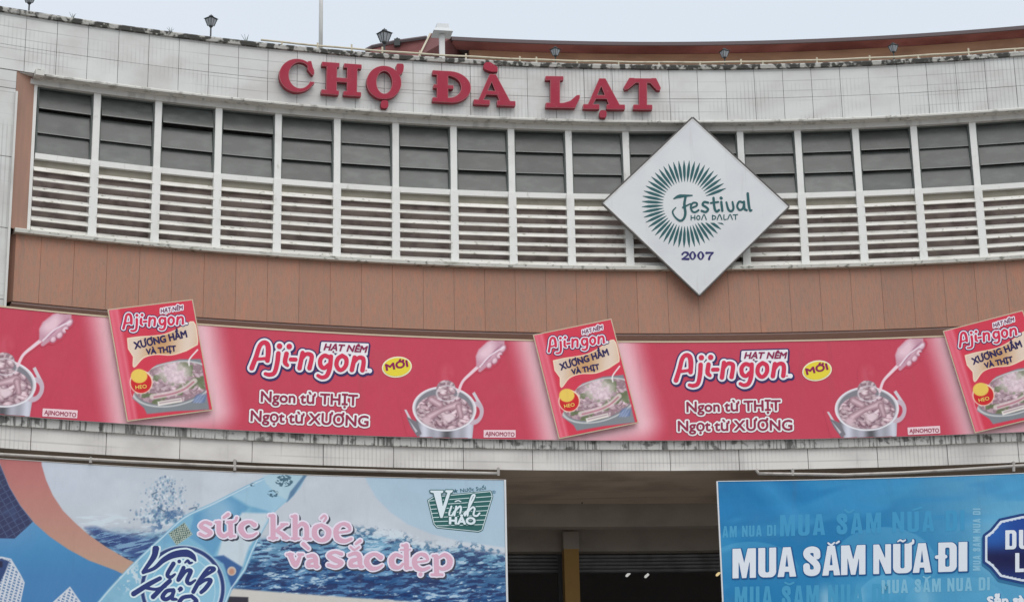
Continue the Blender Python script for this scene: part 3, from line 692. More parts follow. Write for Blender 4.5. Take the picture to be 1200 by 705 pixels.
def gA(X, Y):
    d = poly(X, Y, [(90, 2), (126, 2), (212, 160), (150, 160), (133, 118), (72, 118), (50, 160), (22, 160)])
    d = np.maximum(d, -poly(X, Y, [(102, 46), (122, 96), (80, 96)]))
    return U(d, box_(X, Y, 0, 148, 92, 176), box_(X, Y, 132, 148, 236, 176))
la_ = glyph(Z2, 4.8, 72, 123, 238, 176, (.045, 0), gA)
s_ = Arc(LR, *[float(v) for v in inv(574.5, 78.5, LR)])
decal('grave_mark', s_, lambda X, Y: poly(X, Y, [(130, 92), (132, 74), (144, 64), (166, 64), (206, 92), (206, 114), (172, 114), (140, 102)])-2, (115, 50, 220, 130), 2, 'letter_red', la_, 0, .115, Z2, s_.M, 'letter_side')
def gL(X, Y): return U(box_(X, Y, 0, 0, 102, 24), box_(X, Y, 28, 3, 82, 170, 1), poly(X, Y, [(4, 152), (100, 152), (140, 140), (176, 108), (192, 106), (192, 122), (166, 176), (4, 176)])-2)
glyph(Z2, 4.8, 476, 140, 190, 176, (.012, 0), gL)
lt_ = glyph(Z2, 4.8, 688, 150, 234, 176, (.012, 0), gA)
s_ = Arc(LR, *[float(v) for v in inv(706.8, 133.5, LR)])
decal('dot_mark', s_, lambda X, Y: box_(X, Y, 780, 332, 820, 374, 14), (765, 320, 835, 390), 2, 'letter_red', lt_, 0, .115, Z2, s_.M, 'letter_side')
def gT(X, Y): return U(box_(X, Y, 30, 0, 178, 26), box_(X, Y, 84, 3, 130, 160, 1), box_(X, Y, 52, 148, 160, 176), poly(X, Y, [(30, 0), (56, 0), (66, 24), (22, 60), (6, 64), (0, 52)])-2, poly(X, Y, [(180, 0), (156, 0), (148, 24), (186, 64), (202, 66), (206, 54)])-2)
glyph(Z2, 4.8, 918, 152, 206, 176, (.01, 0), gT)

# ================================================================ DIAMOND SIGN
dc_ = Flat(33.16, float(inv(815, 240, 33.16)[0]), float(inv(815, 240, 33.16)[1]))
dia = empty('diamond_sign', dc_.M, 'white diamond shaped festival board with green sunburst hung over the louvres', 'sign')
cor = [(811.5, 138), (924.5, 242), (819.5, 346), (706, 238)]
uv = [tuple(float(q) for q in dc_.uv(np.array(x), np.array(y))) for x, y in cor]
def slab(uvs, y0, y1):
    mb = MB(); n = len(uvs); V = [(u, y0, v) for u, v in uvs]+[(u, y1, v) for u, v in uvs]
    mb.add(V, [tuple(range(n-1, -1, -1)), tuple(range(n, 2*n))]+[(i, (i+1) % n, (i+1) % n+n, i+n) for i in range(n)]); return mb
slab(uv, 0, .045).build('board', 'board_white', dia)
cu, cv = sum(u for u, v in uv)/4, sum(v for u, v in uv)/4
for k in range(4):
    a, b = Vector((uv[k][0], uv[k][1])), Vector((uv[(k+1) % 4][0], uv[(k+1) % 4][1])); d = (b-a).normalized(); nrm = Vector((d.y, -d.x)); 
    if nrm.dot(Vector((cu, cv))-a) < 0: nrm = -nrm
    q = [a-nrm*.022, b-nrm*.022, b+nrm*.004, a+nrm*.004]; slab([tuple(x) for x in q], -.012, .05).build('edge_strip', 'board_edge', dia)
    q = [a+nrm*.012, b+nrm*.012, b+nrm*.034, a+nrm*.034]; slab([tuple(x) for x in q], -.006, .0).build('inner_strip', 'pole_white', dia)
mb = MB(); 
for x_ in (-.5, .5): mb = MB(); mb.box(x_-.03, x_+.03, .046, .34, -.05, .05); mb.build('wall_bracket', 'dark_metal', dia)
ZF = zoomT(740, 180, 5.0375)
GREEN = (46, 90, 94)
def burst(X, Y):
    D = np.full(X.shape, 1e9)
    for k in range(51):
        a = math.radians(7.06*k)
        dg = (math.degrees(a)+180) % 360-180
        if -26 < dg < 19 : 
            if not (-26 < dg < -18): continue
        ca_, sa_ = math.cos(a), -math.sin(a); r0, r1 = 131, 257
        if -45 < dg < -18: r0 = 150+ (45+dg)*1.2
        D = np.minimum(D, caps(X, Y, [([(318+ca_*r0, 298+sa_*r0), (318+ca_*(r0+r1)/2, 298+sa_*(r0+r1)/2), (318+ca_*r1, 298+sa_*r1)], [1.2, 7.9, 8.4, 1.2])]))
    return D
decal('sunburst_print', dc_, lambda X, Y: np.maximum(burst(X, Y), -U(box_(X, Y, 335, 345, 650, 408, 4), box_(X, Y, 460, 255, 720, 350, 4))), (40, 30, 600, 570), 2.2, ink(GREEN), dia, .003, 0, ZF)
F1 = [([(250, 266), (285, 252), (358, 247)], [3, 10, 3]), ([(320, 252), (312, 300), (318, 350), (308, 385), (285, 396), (255, 372), (243, 342), (262, 318)], [6, 7, 7, 6, 6, 4, 4, 2]), ([(304, 318), (348, 296)], [5, 3]),
      ([(352, 322), (384, 308), (384, 292), (362, 292), (350, 314), (358, 340), (376, 346), (396, 334)], 5), ([(452, 290), (430, 286), (420, 302), (440, 316), (452, 330), (438, 345), (414, 338)], 6),
      ([(484, 262), (490, 320), (502, 342), (516, 334)], 6.5), ([(468, 292), (512, 286)], 5), ([(530, 286), (536, 338)], 6.5), ([(528, 262), (530, 264)], 8), ([(560, 288), (572, 330), (590, 340), (602, 322), (596, 286)], [5, 6, 6, 6, 5]),
      ([(660, 290), (636, 284), (624, 310), (636, 332), (656, 326), (664, 300)], 5.5), ([(664, 284), (668, 326), (680, 334)], 6), ([(686, 236), (692, 300), (700, 336), (710, 334)], [7, 7, 6, 4])]
decal('script_print', dc_, lambda X, Y: caps(X, Y, F1)-.9, (225, 225, 725, 410), 2.0, ink(GREEN), dia, .006, 0, ZF)
H1 = [[(352, 366), (352, 392)], [(374, 364), (374, 390)], [(352, 379), (374, 377)], [(392, 366), (384, 378), (392, 390), (403, 384), (402, 370), (392, 366)], [(414, 390), (428, 360), (442, 390)], [(478, 364), (478, 390)], [(478, 364), (496, 372), (494, 384), (478, 390)], [(506, 390), (520, 360), (534, 390)], [(546, 362), (546, 388), (560, 388)], [(568, 388), (582, 360), (596, 388)], [(600, 362), (626, 360)], [(614, 362), (614, 388)]]
for H_ in (H1[:5], H1[5:]): decal('small_print', dc_, lambda X, Y: caps(X, Y, H_, 3.1), (340, 350, 640, 400), 1.5, ink(GREEN), dia, .006, 0, ZF)
Y2 = [([(300, 594), (312, 582), (330, 586), (332, 598), (300, 622)], [6, 4, 7, 5, 4]), ([(300, 622), (336, 622)], [5, 7]), ([(376, 602), (368, 584), (356, 582), (346, 602), (356, 622), (368, 620), (376, 602)], [7, 4, 4, 7, 4, 4, 7]),
      ([(424, 602), (416, 584), (404, 582), (394, 602), (404, 622), (416, 620), (424, 602)], [7, 4, 4, 7, 4, 4, 7]), ([(442, 586), (482, 584)], [7, 4]), ([(482, 585), (464, 604), (458, 622)], [4, 5, 7])]
decal('year_print', dc_, lambda X, Y: caps(X, Y, Y2), (285, 570, 500, 635), 1.6, ink((52, 48, 104)), dia, .006, 0, ZF)

# ================================================================ LONG RED BANNER
BR = 30.86
def thx(px, py, r=BR): return float(inv(px, py, r)[0])
thR = thx(464, 460)                          # reference repeat
th2 = thx(464+494, 460)                      # next repeat to the right (checked on the oval mark)
DREP = th2-thR
bz0, bz1 = 8.715, 10.575
ban = empty('red_banner', frame(BR, thR, bz0), 'long red advertising banner with soup pots and white lettering along the canopy edge', 'banner')
RED = (192, 68, 88)
pk = {}                                       # packet boards: pixel corners TL TR BR BL
PKC = {'a': [(126, 361), (226, 349.5), (250, 480.5), (150, 495.5)], 'b': [(624.5, 392), (716.5, 373), (748.5, 495), (655, 514)], 'c': [(1107.5, 387), (1198, 363.5), (1233, 485), (1145, 506)]}
surfB = Arc(BR, thR, bz0)
nU, nV = 980, 40
TU = np.linspace((rad(-34.2)-thR)*BR, (rad(12.5)-thR)*BR, nU); TV = np.linspace(0, bz1-bz0, nV)
Ug, Vg = np.meshgrid(TU, TV)
P = surfB.xyz(Ug, Vg).reshape(-1, 3); Mw = np.array(surfB.M); Pw = (P@Mw[:3, :3].T+Mw[:3, 3]).reshape(nV, nU, 3); X, Y = project(Pw)
p = Paint(X, Y, RED)
p.over(.35*sst(.4, .7, fbm(X, Y, 3, 60, 60, 3)), (192, 66, 88))
for key, cs in PKC.items():
    d = poly(X, Y, cs)
    p.over(.85*sst(38, 2, d)*sst(-.2, .4, .5+0*X), (240, 205, 212))
sheet('banner_face', surfB, Ug, Vg, p.C, ban, .02)
c = MB(); c.arcbox(BR-.016, BR+.03, rad(-34.2), rad(12.5), bz0, bz1, 90); c.build('backing', 'board_white', ban, I4)
c = MB(); c.arcbox(BR-.03, BR+.035, rad(-34.2), rad(12.5), bz1+.001, bz1+.03, 90); c.build('top_edge', 'cream_edge', ban, I4)
for k in range(14):
    a = rad(-30)+k*rad(3.2); c = MB(); c.tube([pt(BR+.06, a, 8.78), pt(BR+.06, a, bz1-.1)], .03, 6); c.tube([pt(BR+.06, a, bz1-.15), pt(32.6, a, 8.81)], .025, 5); c.build('support_post', 'dark_metal', ban, I4)
# one repeat of the lettering and pictures, shared by the three repeats
ZB = zoomT(280, 385, 5.64)
AJI = [([(82, 262), (110, 190), (134, 118), (160, 94), (186, 106), (192, 150), (186, 212)], [15, 14, 13, 13, 15, 16, 14]), ([(112, 204), (186, 198)], 9), ([(266, 118)], 17), ([(258, 166), (250, 230), (232, 292), (200, 306), (172, 300)], [14, 14, 13, 12, 10]),
       ([(330, 120)], 17), ([(312, 168), (302, 222), (318, 244)], [14, 14, 10]), ([(340, 205), (372, 206)], 12), ([(418, 162), (398, 262)], [13, 14]), ([(410, 205), (442, 170), (474, 176), (478, 200), (464, 262)], [10, 11, 13, 13, 14]),
       ([(594, 190), (562, 180), (536, 206), (538, 246), (562, 262), (588, 240)], [12, 12, 13, 13, 12, 10]), ([(606, 186), (598, 260), (578, 312), (546, 324), (520, 312)], [13, 14, 13, 11, 10]),
       ([(680, 180), (652, 200), (642, 240), (660, 272), (684, 270), (706, 240), (706, 200), (680, 180)], [12, 13, 13, 12, 12, 13, 13, 12]), ([(762, 192), (744, 274)], [13, 14]), ([(754, 232), (784, 196), (814, 196), (822, 222), (814, 276)], [10, 11, 13, 13, 14]), ([(836, 278), (842, 278)], 2)]
CAPT = lambda X, Y: poly(X, Y, [(548, 96), (850, 106), (842, 172), (540, 150)])-6
def word(X, Y): return caps(X, Y, AJI)-1.5
def wordw(X, Y): return np.minimum(np.minimum(word(X, Y)-13.5, CAPT(X, Y)), ell(X, Y, 862, 280, 14, 14)-2)
bx = (20, 30, 920, 400)
XF = field(lambda X, Y: X, bx, 2.6)[0]; 
def cached(fn, box, step):
    X, Y, Fd = field(fn, box, step); return lambda k=0.: (lambda A, B: Fd-k)
proto = []
def rep(name, fn, box, step, col, off, T):
    o = decal(name, surfB, fn, box, step, ink(col), ban, off, 0, T); proto.append(o); return o
FW = cached(wordw, bx, 2.6); FWr = cached(word, bx, 2.6)
rep('logo_shadow', lambda X, Y: np.minimum(FW(9)(X, Y), np.roll(FW(7)(X, Y), (3, 2), (0, 1))), bx, 2.6, (58, 48, 98), .026, ZB)
rep('logo_outline', FW(0), bx, 2.6, (236, 226, 236), .032, ZB)
rep('logo_word', FWr(0), bx, 2.6, (204, 50, 80), .038, ZB)
hs = text('HẠT NÊM', (379, 410.2), (428.3, 413.2), 7.2, .25)
rep('logo_caption', lambda X, Y: sd_seg(X, Y, hs)-.45, (376, 396, 432, 419), .4, (140, 40, 80), .038, None)
for s_, p0, p1, cp in (('Ngon từ THỊT', (305.5, 470.6), (418.5, 475.0), 12.), ('Ngọt từ XƯƠNG', (293.5, 493.2), (431, 499.6), 12.)):
    sg = text(s_, p0, p1, cp); b_ = (p0[0]-4, p0[1]-21, p1[0]+4, p1[1]+10); fc = cached(lambda X, Y: sd_seg(X, Y, sg), b_, .42)
    rep('slogan_shade', fc(3.0), b_, .42, (160, 50, 74), .023, None); rep('slogan_outline', fc(2.3), b_, .42, (252, 232, 238), .026, None); rep('slogan_lettering', fc(.45), b_, .42, (146, 44, 74), .032, None)
rep('oval_border', lambda X, Y: ell(X, Y, 464.8, 430.2, 17.6, 12.2, -.12), (440, 410, 490, 450), .5, (238, 226, 190), .026, None)
rep('oval_mark', lambda X, Y: ell(X, Y, 464.8, 430.2, 16, 10.6, -.12), (440, 410, 490, 450), .5, (226, 206, 62), .030, None)
ms = text('MỚI', (452.5, 434.2), (477.8, 429.4), 7.0)
rep('oval_lettering', lambda X, Y: sd_seg(X, Y, ms)-.55, (448, 415, 482, 440), .4, (140, 30, 82), .034, None)
rep('maker_label', lambda X, Y: box_(X, Y, 566.5, 503.8, 604, 512.6, .3), (560, 500, 610, 516), .6, (236, 200, 206), .026, None)
mk = text('AJINOMOTO', (568.5, 510.3), (602.5, 511.4), 4.6)
rep('maker_lettering', lambda X, Y: sd_seg(X, Y, mk)-.12, (566, 502, 606, 514), .3, (150, 50, 76), .030, None)
# the pot of bones with the hand and ladle, as one printed picture
gx, gy = np.meshgrid(np.arange(468, 600, .5), np.arange(396, 515.5, .5)); p = Paint(gx, gy, RED); X, Y = gx, gy
keep = np.zeros(X.shape, bool)
st = fbm(X, Y, 4, 12, 26, 5); p.over(.16*sst(.5, .75, st)*sst(16, 4, np.hypot((X-523)*1.3, (Y-440)*.9)), (226, 150, 160))
body = poly(X, Y, [(486, 485), (556, 485), (553, 516), (492, 516)]); steel = 150+40*np.sin((X-491)/62*9)+25*np.sin((X-491)/62*21)
bc = np.stack([steel, steel*1.0, steel*1.06], -1); a = np.clip(.5-body, 0, 1)[..., None]; p.C = p.C*(1-a)+bc*a
for P_ in ([(473.5, 480), (476, 480), (486, 499), (483, 500)], [(553, 461), (556, 459), (564.5, 474), (561.5, 476)]): p.poly(P_, (205, 200, 206)); 
p.poly([(476, 488), (488, 494), (494, 508), (489, 512), (481, 500)], (120, 116, 124)); p.poly([(479, 492), (489, 505), (487, 507)], (190, 188, 194))
p.sd(np.abs(ell(X, Y, 556, 484, 8, 11, .3))-2.2, (196, 176, 188)); 
rim = ell(X, Y, 520.5, 479, 37, 26, .05); p.sd(rim, (206, 202, 208)); p.sd(rim+2.2, (128, 126, 134)); ins = np.clip(-(ell(X, Y, 520.5, 482.5, 33.5, 21, .05)), 0, 1)
stew(p, ins, (490, 466, 552, 502), 11, 64, (230, 204, 210), (134, 100, 112))
for P_, w_ in (([(503, 488), (518, 480), (536, 474)], [4.5, 3.2, 5]), ([(537, 476), (540, 488)], [3.6, 3]), ([(505, 468), (515, 474)], [4, 4])):
    dd = caps(X, Y, [(P_, w_)]); a = np.clip(.5-dd, 0, 1); sh = np.clip(-dd/4, 0, 1); cc = np.stack([150+66*sh, 116+70*sh, 126+68*sh], -1); p.C = p.C*(1-a[..., None])+cc*a[..., None]
p.sd(ell(X, Y, 526, 489, 6.5, 4.6), (222, 200, 206), 1.5); p.sd(ell(X, Y, 499.5, 492.5, 5.5, 4), (206, 178, 186), 1.5)
p.sd(np.abs(ell(X, Y, 520.5, 479, 36.6, 25.6, .05))-.6, (232, 228, 234), .5)
lad = np.clip(-(ell(X, Y, 522.5, 456, 12, 11)), 0, 1); stew(p, lad, (511, 446, 534, 466), 23, 10, (232, 210, 214)); p.sd(np.abs(ell(X, Y, 524, 461, 12.5, 9))-.7, (214, 204, 210), .5, .8)
p.sd(caps(X, Y, [([(537, 459), (542, 447), (552, 437), (562, 428)], [1.6, 1.5, 1.8, 2])]), (238, 206, 214), .5)
hand = U(poly(X, Y, [(558, 430), (557.5, 418), (561, 410), (571, 401), (583, 396), (592, 396), (589, 408), (582, 418), (572, 426), (564, 432)]), caps(X, Y, [([(586, 402), (578, 418), (570, 426), (562, 434)], [5, 4, 3, 2])]))
p.sd(hand, (196, 150, 166), .8); p.sd(np.maximum(hand+.8, ell(X, Y, 569, 410, 9.5, 12, .6)), (230, 196, 206), 4, .95)
for q, (fx, fy) in enumerate([(589, 409), (585, 416.5), (579.5, 423), (573, 428)]):
    f_ = ell(X, Y, fx, fy, 5.6-.5*q, 3.3, -.95); p.sd(f_+.0, (150, 100, 120), .8, .8); p.sd(f_+.8, (214, 172, 186), .8); p.sd(ell(X, Y, fx-.6, fy-1, 3.2-.3*q, 1.5, -.95), (240, 214, 222), 1.4, .8)
for q in range(4): p.sd(caps(X, Y, [([(588-q*4.2, 404+q*4), (580-q*4, 411+q*4.4), (573-q*3, 420+q*3)], .7)]), (166, 112, 136), .8, .75)
p.sd(caps(X, Y, [([(590, 407), (574, 417), (562, 430)], .8)]), (242, 220, 228), .6)
al = U(ell(X, Y, 589, 409, 6, 4, -.95), ell(X, Y, 580, 423, 6, 4, -.95), ell(X, Y, 573, 428, 5, 4, -.95), body, rim, np.abs(ell(X, Y, 556, 484, 8, 11, .3))-2.2, hand, ell(X, Y, 522.5, 456, 14, 13), poly(X, Y, [(470, 478), (478, 478), (496, 512), (478, 512)]), poly(X, Y, [(552, 458), (558, 456), (567, 474), (560, 478)]), caps(X, Y, [([(537, 459), (542, 447), (552, 437), (562, 428)], 2)]), ell(X, Y, 523, 440, 10, 16))
uu, vv = surfB.uv(X, Y); keep = (al < 1.5) & (vv > .003) & (vv < bz1-bz0-.004)
o = sheet('soup_pot_picture', surfB, uu, vv, p.C, ban, .024, None, keep); proto.append(o)
for sgn in (-1, 1):
    Rm = Matrix.Translation((CX, CY, 0)) @ Matrix.Rotation(-DREP*sgn, 4, 'Z') @ Matrix.Translation((-CX, -CY, 0))
    for o in proto:
        if sgn == -1 and False: continue
        c = o.copy(); COL.objects.link(c); place(c, ban, Rm @ WM[ban])

# ================================================================ PACKET-SHAPED BOARDS
PR = 30.72
cs = PKC['b']; pc = (sum(x for x, y in cs)/4, sum(y for x, y in cs)/4)
th, z = inv(*pc, PR); sP = Flat(PR, float(th), float(z))
uvp = [tuple(float(q) for q in sP.uv(np.array(x), np.array(y))) for x, y in cs]
packlab = {'b': 'packet shaped red board mid banner, standing to the lower left of the diamond', 'a': 'packet shaped red board near the left end of the banner, leaning left', 'c': 'packet shaped red board cut by the right edge of the picture'}
pack = empty('packet_board', sP.M, packlab['b'], 'board', 'packet shaped boards on the banner')
slab(uvp, 0, .035).build('board', 'cream_edge', pack)
ZP = zoomT(610, 365, 4.55)
X, Y = np.meshgrid(np.arange(618, 754, .42), np.arange(368, 518, .42)); p = Paint(X, Y, (206, 60, 80))
inner = poly(X, Y, cs)
def pz(l): return [(610+x/4.55, 365+y/4.55) for x, y in l]
p.over(.55*np.clip(1-np.abs(poly(X, Y, [(628, 393), (634, 391), (664, 512), (658, 513)]))/4., 0, 1), (236, 150, 166)); p.poly(pz([(84, 128), (110, 122), (232, 668), (212, 672)]), (226, 112, 132), 2, .5)
rib = pz([(176, 262), (230, 250), (300, 240), (360, 226), (430, 190), (496, 152), (522, 230), (524, 264), (470, 300), (400, 326), (320, 330), (260, 352), (218, 402), (212, 350), (184, 312)])
rib = rib[:0]+[tuple(q) for q in smooth(rib[0:8], 4)]+[tuple(q) for q in smooth(rib[8:14], 4)]+rib[14:]; dr = poly(X, Y, rib); p.sd(dr-.6, (240, 218, 190)); g_ = .5+.5*np.sin((X-640)/9.5); cc = np.array((196, 150, 104))[None, None]*(1-g_[..., None])+np.array((222, 200, 182))[None, None]*g_[..., None]; a = np.clip(.5-dr-.4, 0, 1)[..., None]; p.C = p.C*(1-a)+cc*a
sw_ = pz([(222, 560), (250, 460), (330, 382), (440, 346), (548, 336), (610, 590), (440, 610), (300, 634), (282, 604)])
ds = poly(X, Y, sw_); p.sd(ds, (128, 132, 138), .8); ins = np.clip(-(ell(X, Y, 702, 468, 44, 23, -.28)), 0, 1)*np.clip(-ds, 0, 1); p.over(ins, (96, 92, 84))
stew(p, ins, (662, 446, 736, 486), 41, 40, (222, 196, 204)); p.over(ins*.75*sst(.5, .62, fbm(X, Y, 3, 9, 7, 77)), (92, 112, 70))
p.over(ins*sst(20, 8, np.hypot((X-702)*.8, (Y-457)*1.1))*(.45+.5*fbm(X, Y, 3, 3, 3, 8)), (234, 214, 220))
p.sd(np.abs(ell(X, Y, 702, 469, 45.5, 24, -.28))-.7, (206, 206, 204), .6, .9*1.); a = np.clip(ds+.5, 0, 1)
p.C = np.where(((ell(X, Y, 702, 469, 47, 26, -.28) < 0) & (ds > .5))[..., None], np.array((206, 60, 80.)), p.C)
p.sd(dr-.6, (240, 218, 190), .5, 1.); a = np.clip(.5-dr-.4, 0, 1)[..., None]; p.C = p.C*(1-a)+cc*a
for k in range(7): p.poly(pz([(540+k*7, 520+8*(k % 2)), (556+k*6, 512), (540+k*7, 556), (520+k*7, 560)]), ((90, 110, 160), (190, 196, 210))[k % 2], 1, .7)
p.sd(caps(X, Y, [([(718, 447), (718, 440), (726, 429)], .8)]), (236, 226, 226)); p.sd(ell(X, Y, 667, 469.5, 12.6, 13, 0), (240, 214, 190), .6); p.sd(ell(X, Y, 667, 470, 11.4, 11.6), (200, 40, 44), .6)
p.sd(U(ell(X, Y, 664.2, 463, 9.0, 7.8)), (230, 196, 92), .6)
p.poly(pz([(348, 568), (464, 540), (470, 560), (352, 590)]), (226, 218, 212)); p.sd(caps(X, Y, [(pz([(320, 545), (420, 520), (480, 490), (525, 450)]), 3.0)]), (226, 206, 206), .8, .8)
p.sd(caps(X, Y, [(pz([(330, 546), (420, 522), (478, 494), (520, 456)]), .8)]), (170, 90, 110), .8, .8); p.sd(caps(X, Y, [(pz([(360, 574), (460, 550)]), .6)]), (150, 120, 130), .8, .8)
uu, vv = sP.uv(X, Y); pin = inner < -.9
packs = [sheet('printed_face', sP, uu, vv, p.C, pack, .003, None, pin)]
AX = np.array([(80, 265, 150, 214), (820, 280, 446, 166), (160, 94, 168, 140)], float); Am = np.linalg.solve(np.c_[AX[:, :2], [1, 1, 1]], AX[:, 2:])
def TP(x, y): q = np.stack([x, y, np.ones_like(x)], -1)@Am; return ZP(q[..., 0], q[..., 1])
FW2, FW3 = cached(lambda X, Y: np.minimum(word(X, Y)-14, ell(X, Y, 862, 280, 14, 14)-2), bx, 3.6), cached(word, bx, 3.6)
def pd(name, fn, box, step, col, off, T): o = decal(name, sP, fn, box, step, ink(col), pack, off, 0, T); packs.append(o)
pd('logo_shadow', FW2(10), bx, 3.6, (58, 44, 92), .006, TP); pd('logo_outline', FW2(0), bx, 3.6, (236, 222, 232), .009, TP); pd('logo_word', FW3(0), bx, 3.6, (204, 46, 78), .012, TP)
s1 = text('HẠT NÊM', (682.5, 391.6), (706, 385.6), 4.6, .2); pd('logo_caption_outline', lambda X, Y: sd_seg(X, Y, s1)-1.3, (678, 378, 712, 396), .4, (236, 222, 232), .008, None); pd('logo_caption', lambda X, Y: sd_seg(X, Y, s1)-.15, (678, 378, 712, 396), .33, (110, 40, 80), .012, None)
s1 = text('XƯƠNG HẦM', (657.4, 433.4), (713.5, 415.6), 7.4); pd('flavour_lettering', lambda X, Y: sd_seg(X, Y, s1)-.45, (650, 400, 720, 444), .36, (44, 36, 84), .007, None)
s2 = text('VÀ THỊT', (670.5, 438.6), (702.5, 432.2), 6.0); pd('flavour_lettering', lambda X, Y: sd_seg(X, Y, s2)-.4, (664, 418, 710, 446), .36, (44, 36, 84), .007, None)
s3 = text('HEO', (661.5, 477.8), (673.5, 475.6), 4.0); pd('badge_lettering', lambda X, Y: sd_seg(X, Y, s3)-.1, (655, 468, 680, 482), .33, (236, 200, 100), .007, None)
def roll(cs, s): u0 = s.uv(np.array(cs[0][0]), np.array(cs[0][1])); u1 = s.uv(np.array(cs[3][0]), np.array(cs[3][1])); u2 = s.uv(np.array(cs[1][0]), np.array(cs[1][1])); \
    return .5*(math.atan2(u1[1]-u0[1], u1[0]-u0[0])+math.pi/2+math.atan2(u2[1]-u0[1], u2[0]-u0[0])), math.hypot(u1[1]-u0[1], u1[0]-u0[0])
rb, lb_ = roll(PKC['b'], sP)
for key in 'ac':
    cs = PKC[key]; pc2 = (sum(x for x, y in cs)/4, sum(y for x, y in cs)/4); th, z = inv(*pc2, PR); s2_ = Flat(PR, float(th), float(z)); r2, l2 = roll(cs, s2_)
    e = empty('packet_board', s2_.M @ Matrix.Rotation(-(r2-rb), 4, 'Y'), packlab[key], 'board', 'packet shaped boards on the banner')
    for o in list(pack.children):
        c = o.copy(); COL.objects.link(c); place(c, e)
# ================================================================ LOWER POSTERS
QR = 30.88
def strip_rect(a0, a1, z0, z1, th0, step, surf):
    u = np.arange((a0-th0)*QR, (a1-th0)*QR+step/2, step); v = np.arange(z0-surf.z0, z1-surf.z0+step/2, step)
    U_, V_ = np.meshgrid(u, v); P = surf.xyz(U_, V_).reshape(-1, 3); Mw = np.array(surf.M)
    X, Y = project((P@Mw[:3, :3].T+Mw[:3, 3]).reshape(U_.shape+(3,))); return U_, V_, X, Y
# ---- water poster on the left
aR = float(inv(591.5, 620, QR)[0]); sL = Arc(QR, aR-.15, 5.)
pl = empty('water_poster', sL.M, 'blue and white poster for bottled water with pink slogan, hung at the lower left', 'poster')
U_, V_, X, Y = strip_rect(rad(-29.5), aR, 4.75, 7.965, sL.th0, .0108, sL)
p = Paint(X, Y, (194, 202, 212)); n1 = fbm(X, Y, 4, 60, 40, 2)
p.over(sst(.35, .7, n1)*.5, (212, 220, 228)); p.over(.6*sst(600, 570, Y)*sst(200, 60, X), (196, 206, 220))
# light blue at the right and the pale swoosh in front of it
sw = poly(X, Y, [(420, 540), (431, 566), (441, 583), (458, 600), (478, 614), (505, 625), (540, 634), (600, 642), (700, 650), (700, 500), (420, 500)])
p.sd(sw, (174, 200, 218), 1.2); p.over(.35*np.clip(-sw/60, 0, 1), (160, 192, 216))
# water
def water(x0, x1, top, k=1., seed=0, fade=7):
    t = Y-top; m = sst(-2, fade, t+4*(fbm(X, Y, 3, 14, 6, seed+1)-.5))*sst(x0-4, x0+4, X)*sst(x1+4, x1-4, X)*k
    dx = 6*(fbm(X, Y, 3, 40, 30, seed)-.5)*6; w1 = fbm(X+dx, Y+dx*.25+.10*X, 5, 30, 5.5, seed+4); w2 = fbm(X, Y+.06*X+dx*.2, 4, 11, 2.6, seed+6)
    dpt = sst(0, 62, t)[..., None]; base = np.array((112, 164, 196.))*(1-dpt)+np.array((50, 98, 152.))*dpt
    r = 1-np.abs(2*w1-1); v = (w1-.5)[..., None]
    c = base+v*150*np.array((1, 1.05, .9)); c = c*(1-.75*sst(.52, .40, w2)[..., None])+np.array((30, 42, 92.))*.75*sst(.52, .40, w2)[..., None]
    w3 = fbm(X, Y+.08*X, 3, 6, 1.7, seed+12); cr = np.maximum(sst(.60, .68, w2)*sst(.42, .58, fbm(X, Y, 3, 26, 12, seed+8)), .8*sst(.66, .74, w3)*sst(.45, .6, fbm(X, Y, 3, 18, 9, seed+15))); c = c*(1-.8*cr[..., None])+np.array((196, 218, 232.))*.8*cr[..., None]
    m = m[..., None]; p.C = p.C*(1-m)+c*m
topR = np.interp(X, [260, 300, 350, 400, 430, 470, 500, 545, 600, 700], [632, 626, 622, 620, 620, 626, 638, 638, 646, 650])
water(262, 720, topR+2, 1, 3)
sp = fbm(X, Y, 4, 5, 4, 40); p.over(.85*sst(.50, .60, sp)*sst(-9, -1, Y-topR)*sst(18, 2, Y-topR)*sst(405, 420, X)*sst(560, 500, X), (206, 220, 230)); p.over(.75*sst(.46, .38, sp)*sst(-7, 1, Y-topR)*sst(20, 4, Y-topR)*sst(405, 420, X)*sst(600, 580, X), (60, 110, 150))
topL = np.interp(X, [60, 85, 110, 150, 200, 240, 300], [612, 606, 604, 604, 604, 612, 640])
water(70, 262, topL+12, .95, 13, 16)
foam = sst(.45, .62, fbm(X, Y, 4, 20, 4, 21)); p.over(.85*foam*sst(598, 606, Y)*sst(626, 612, Y)*sst(84, 96, X)*sst(240, 180, X), (206, 220, 230))
wv = poly(X, Y, [(100, 618), (112, 617), (130, 624), (160, 628), (190, 633), (182, 642), (165, 656), (140, 644), (118, 632)]); p.sd(wv, (44, 66, 128), 3, .8); p.over(np.clip(-wv, 0, 1)*sst(.5, .62, fbm(X, Y+.25*X, 4, 22, 2.6, 31)), (120, 160, 196))
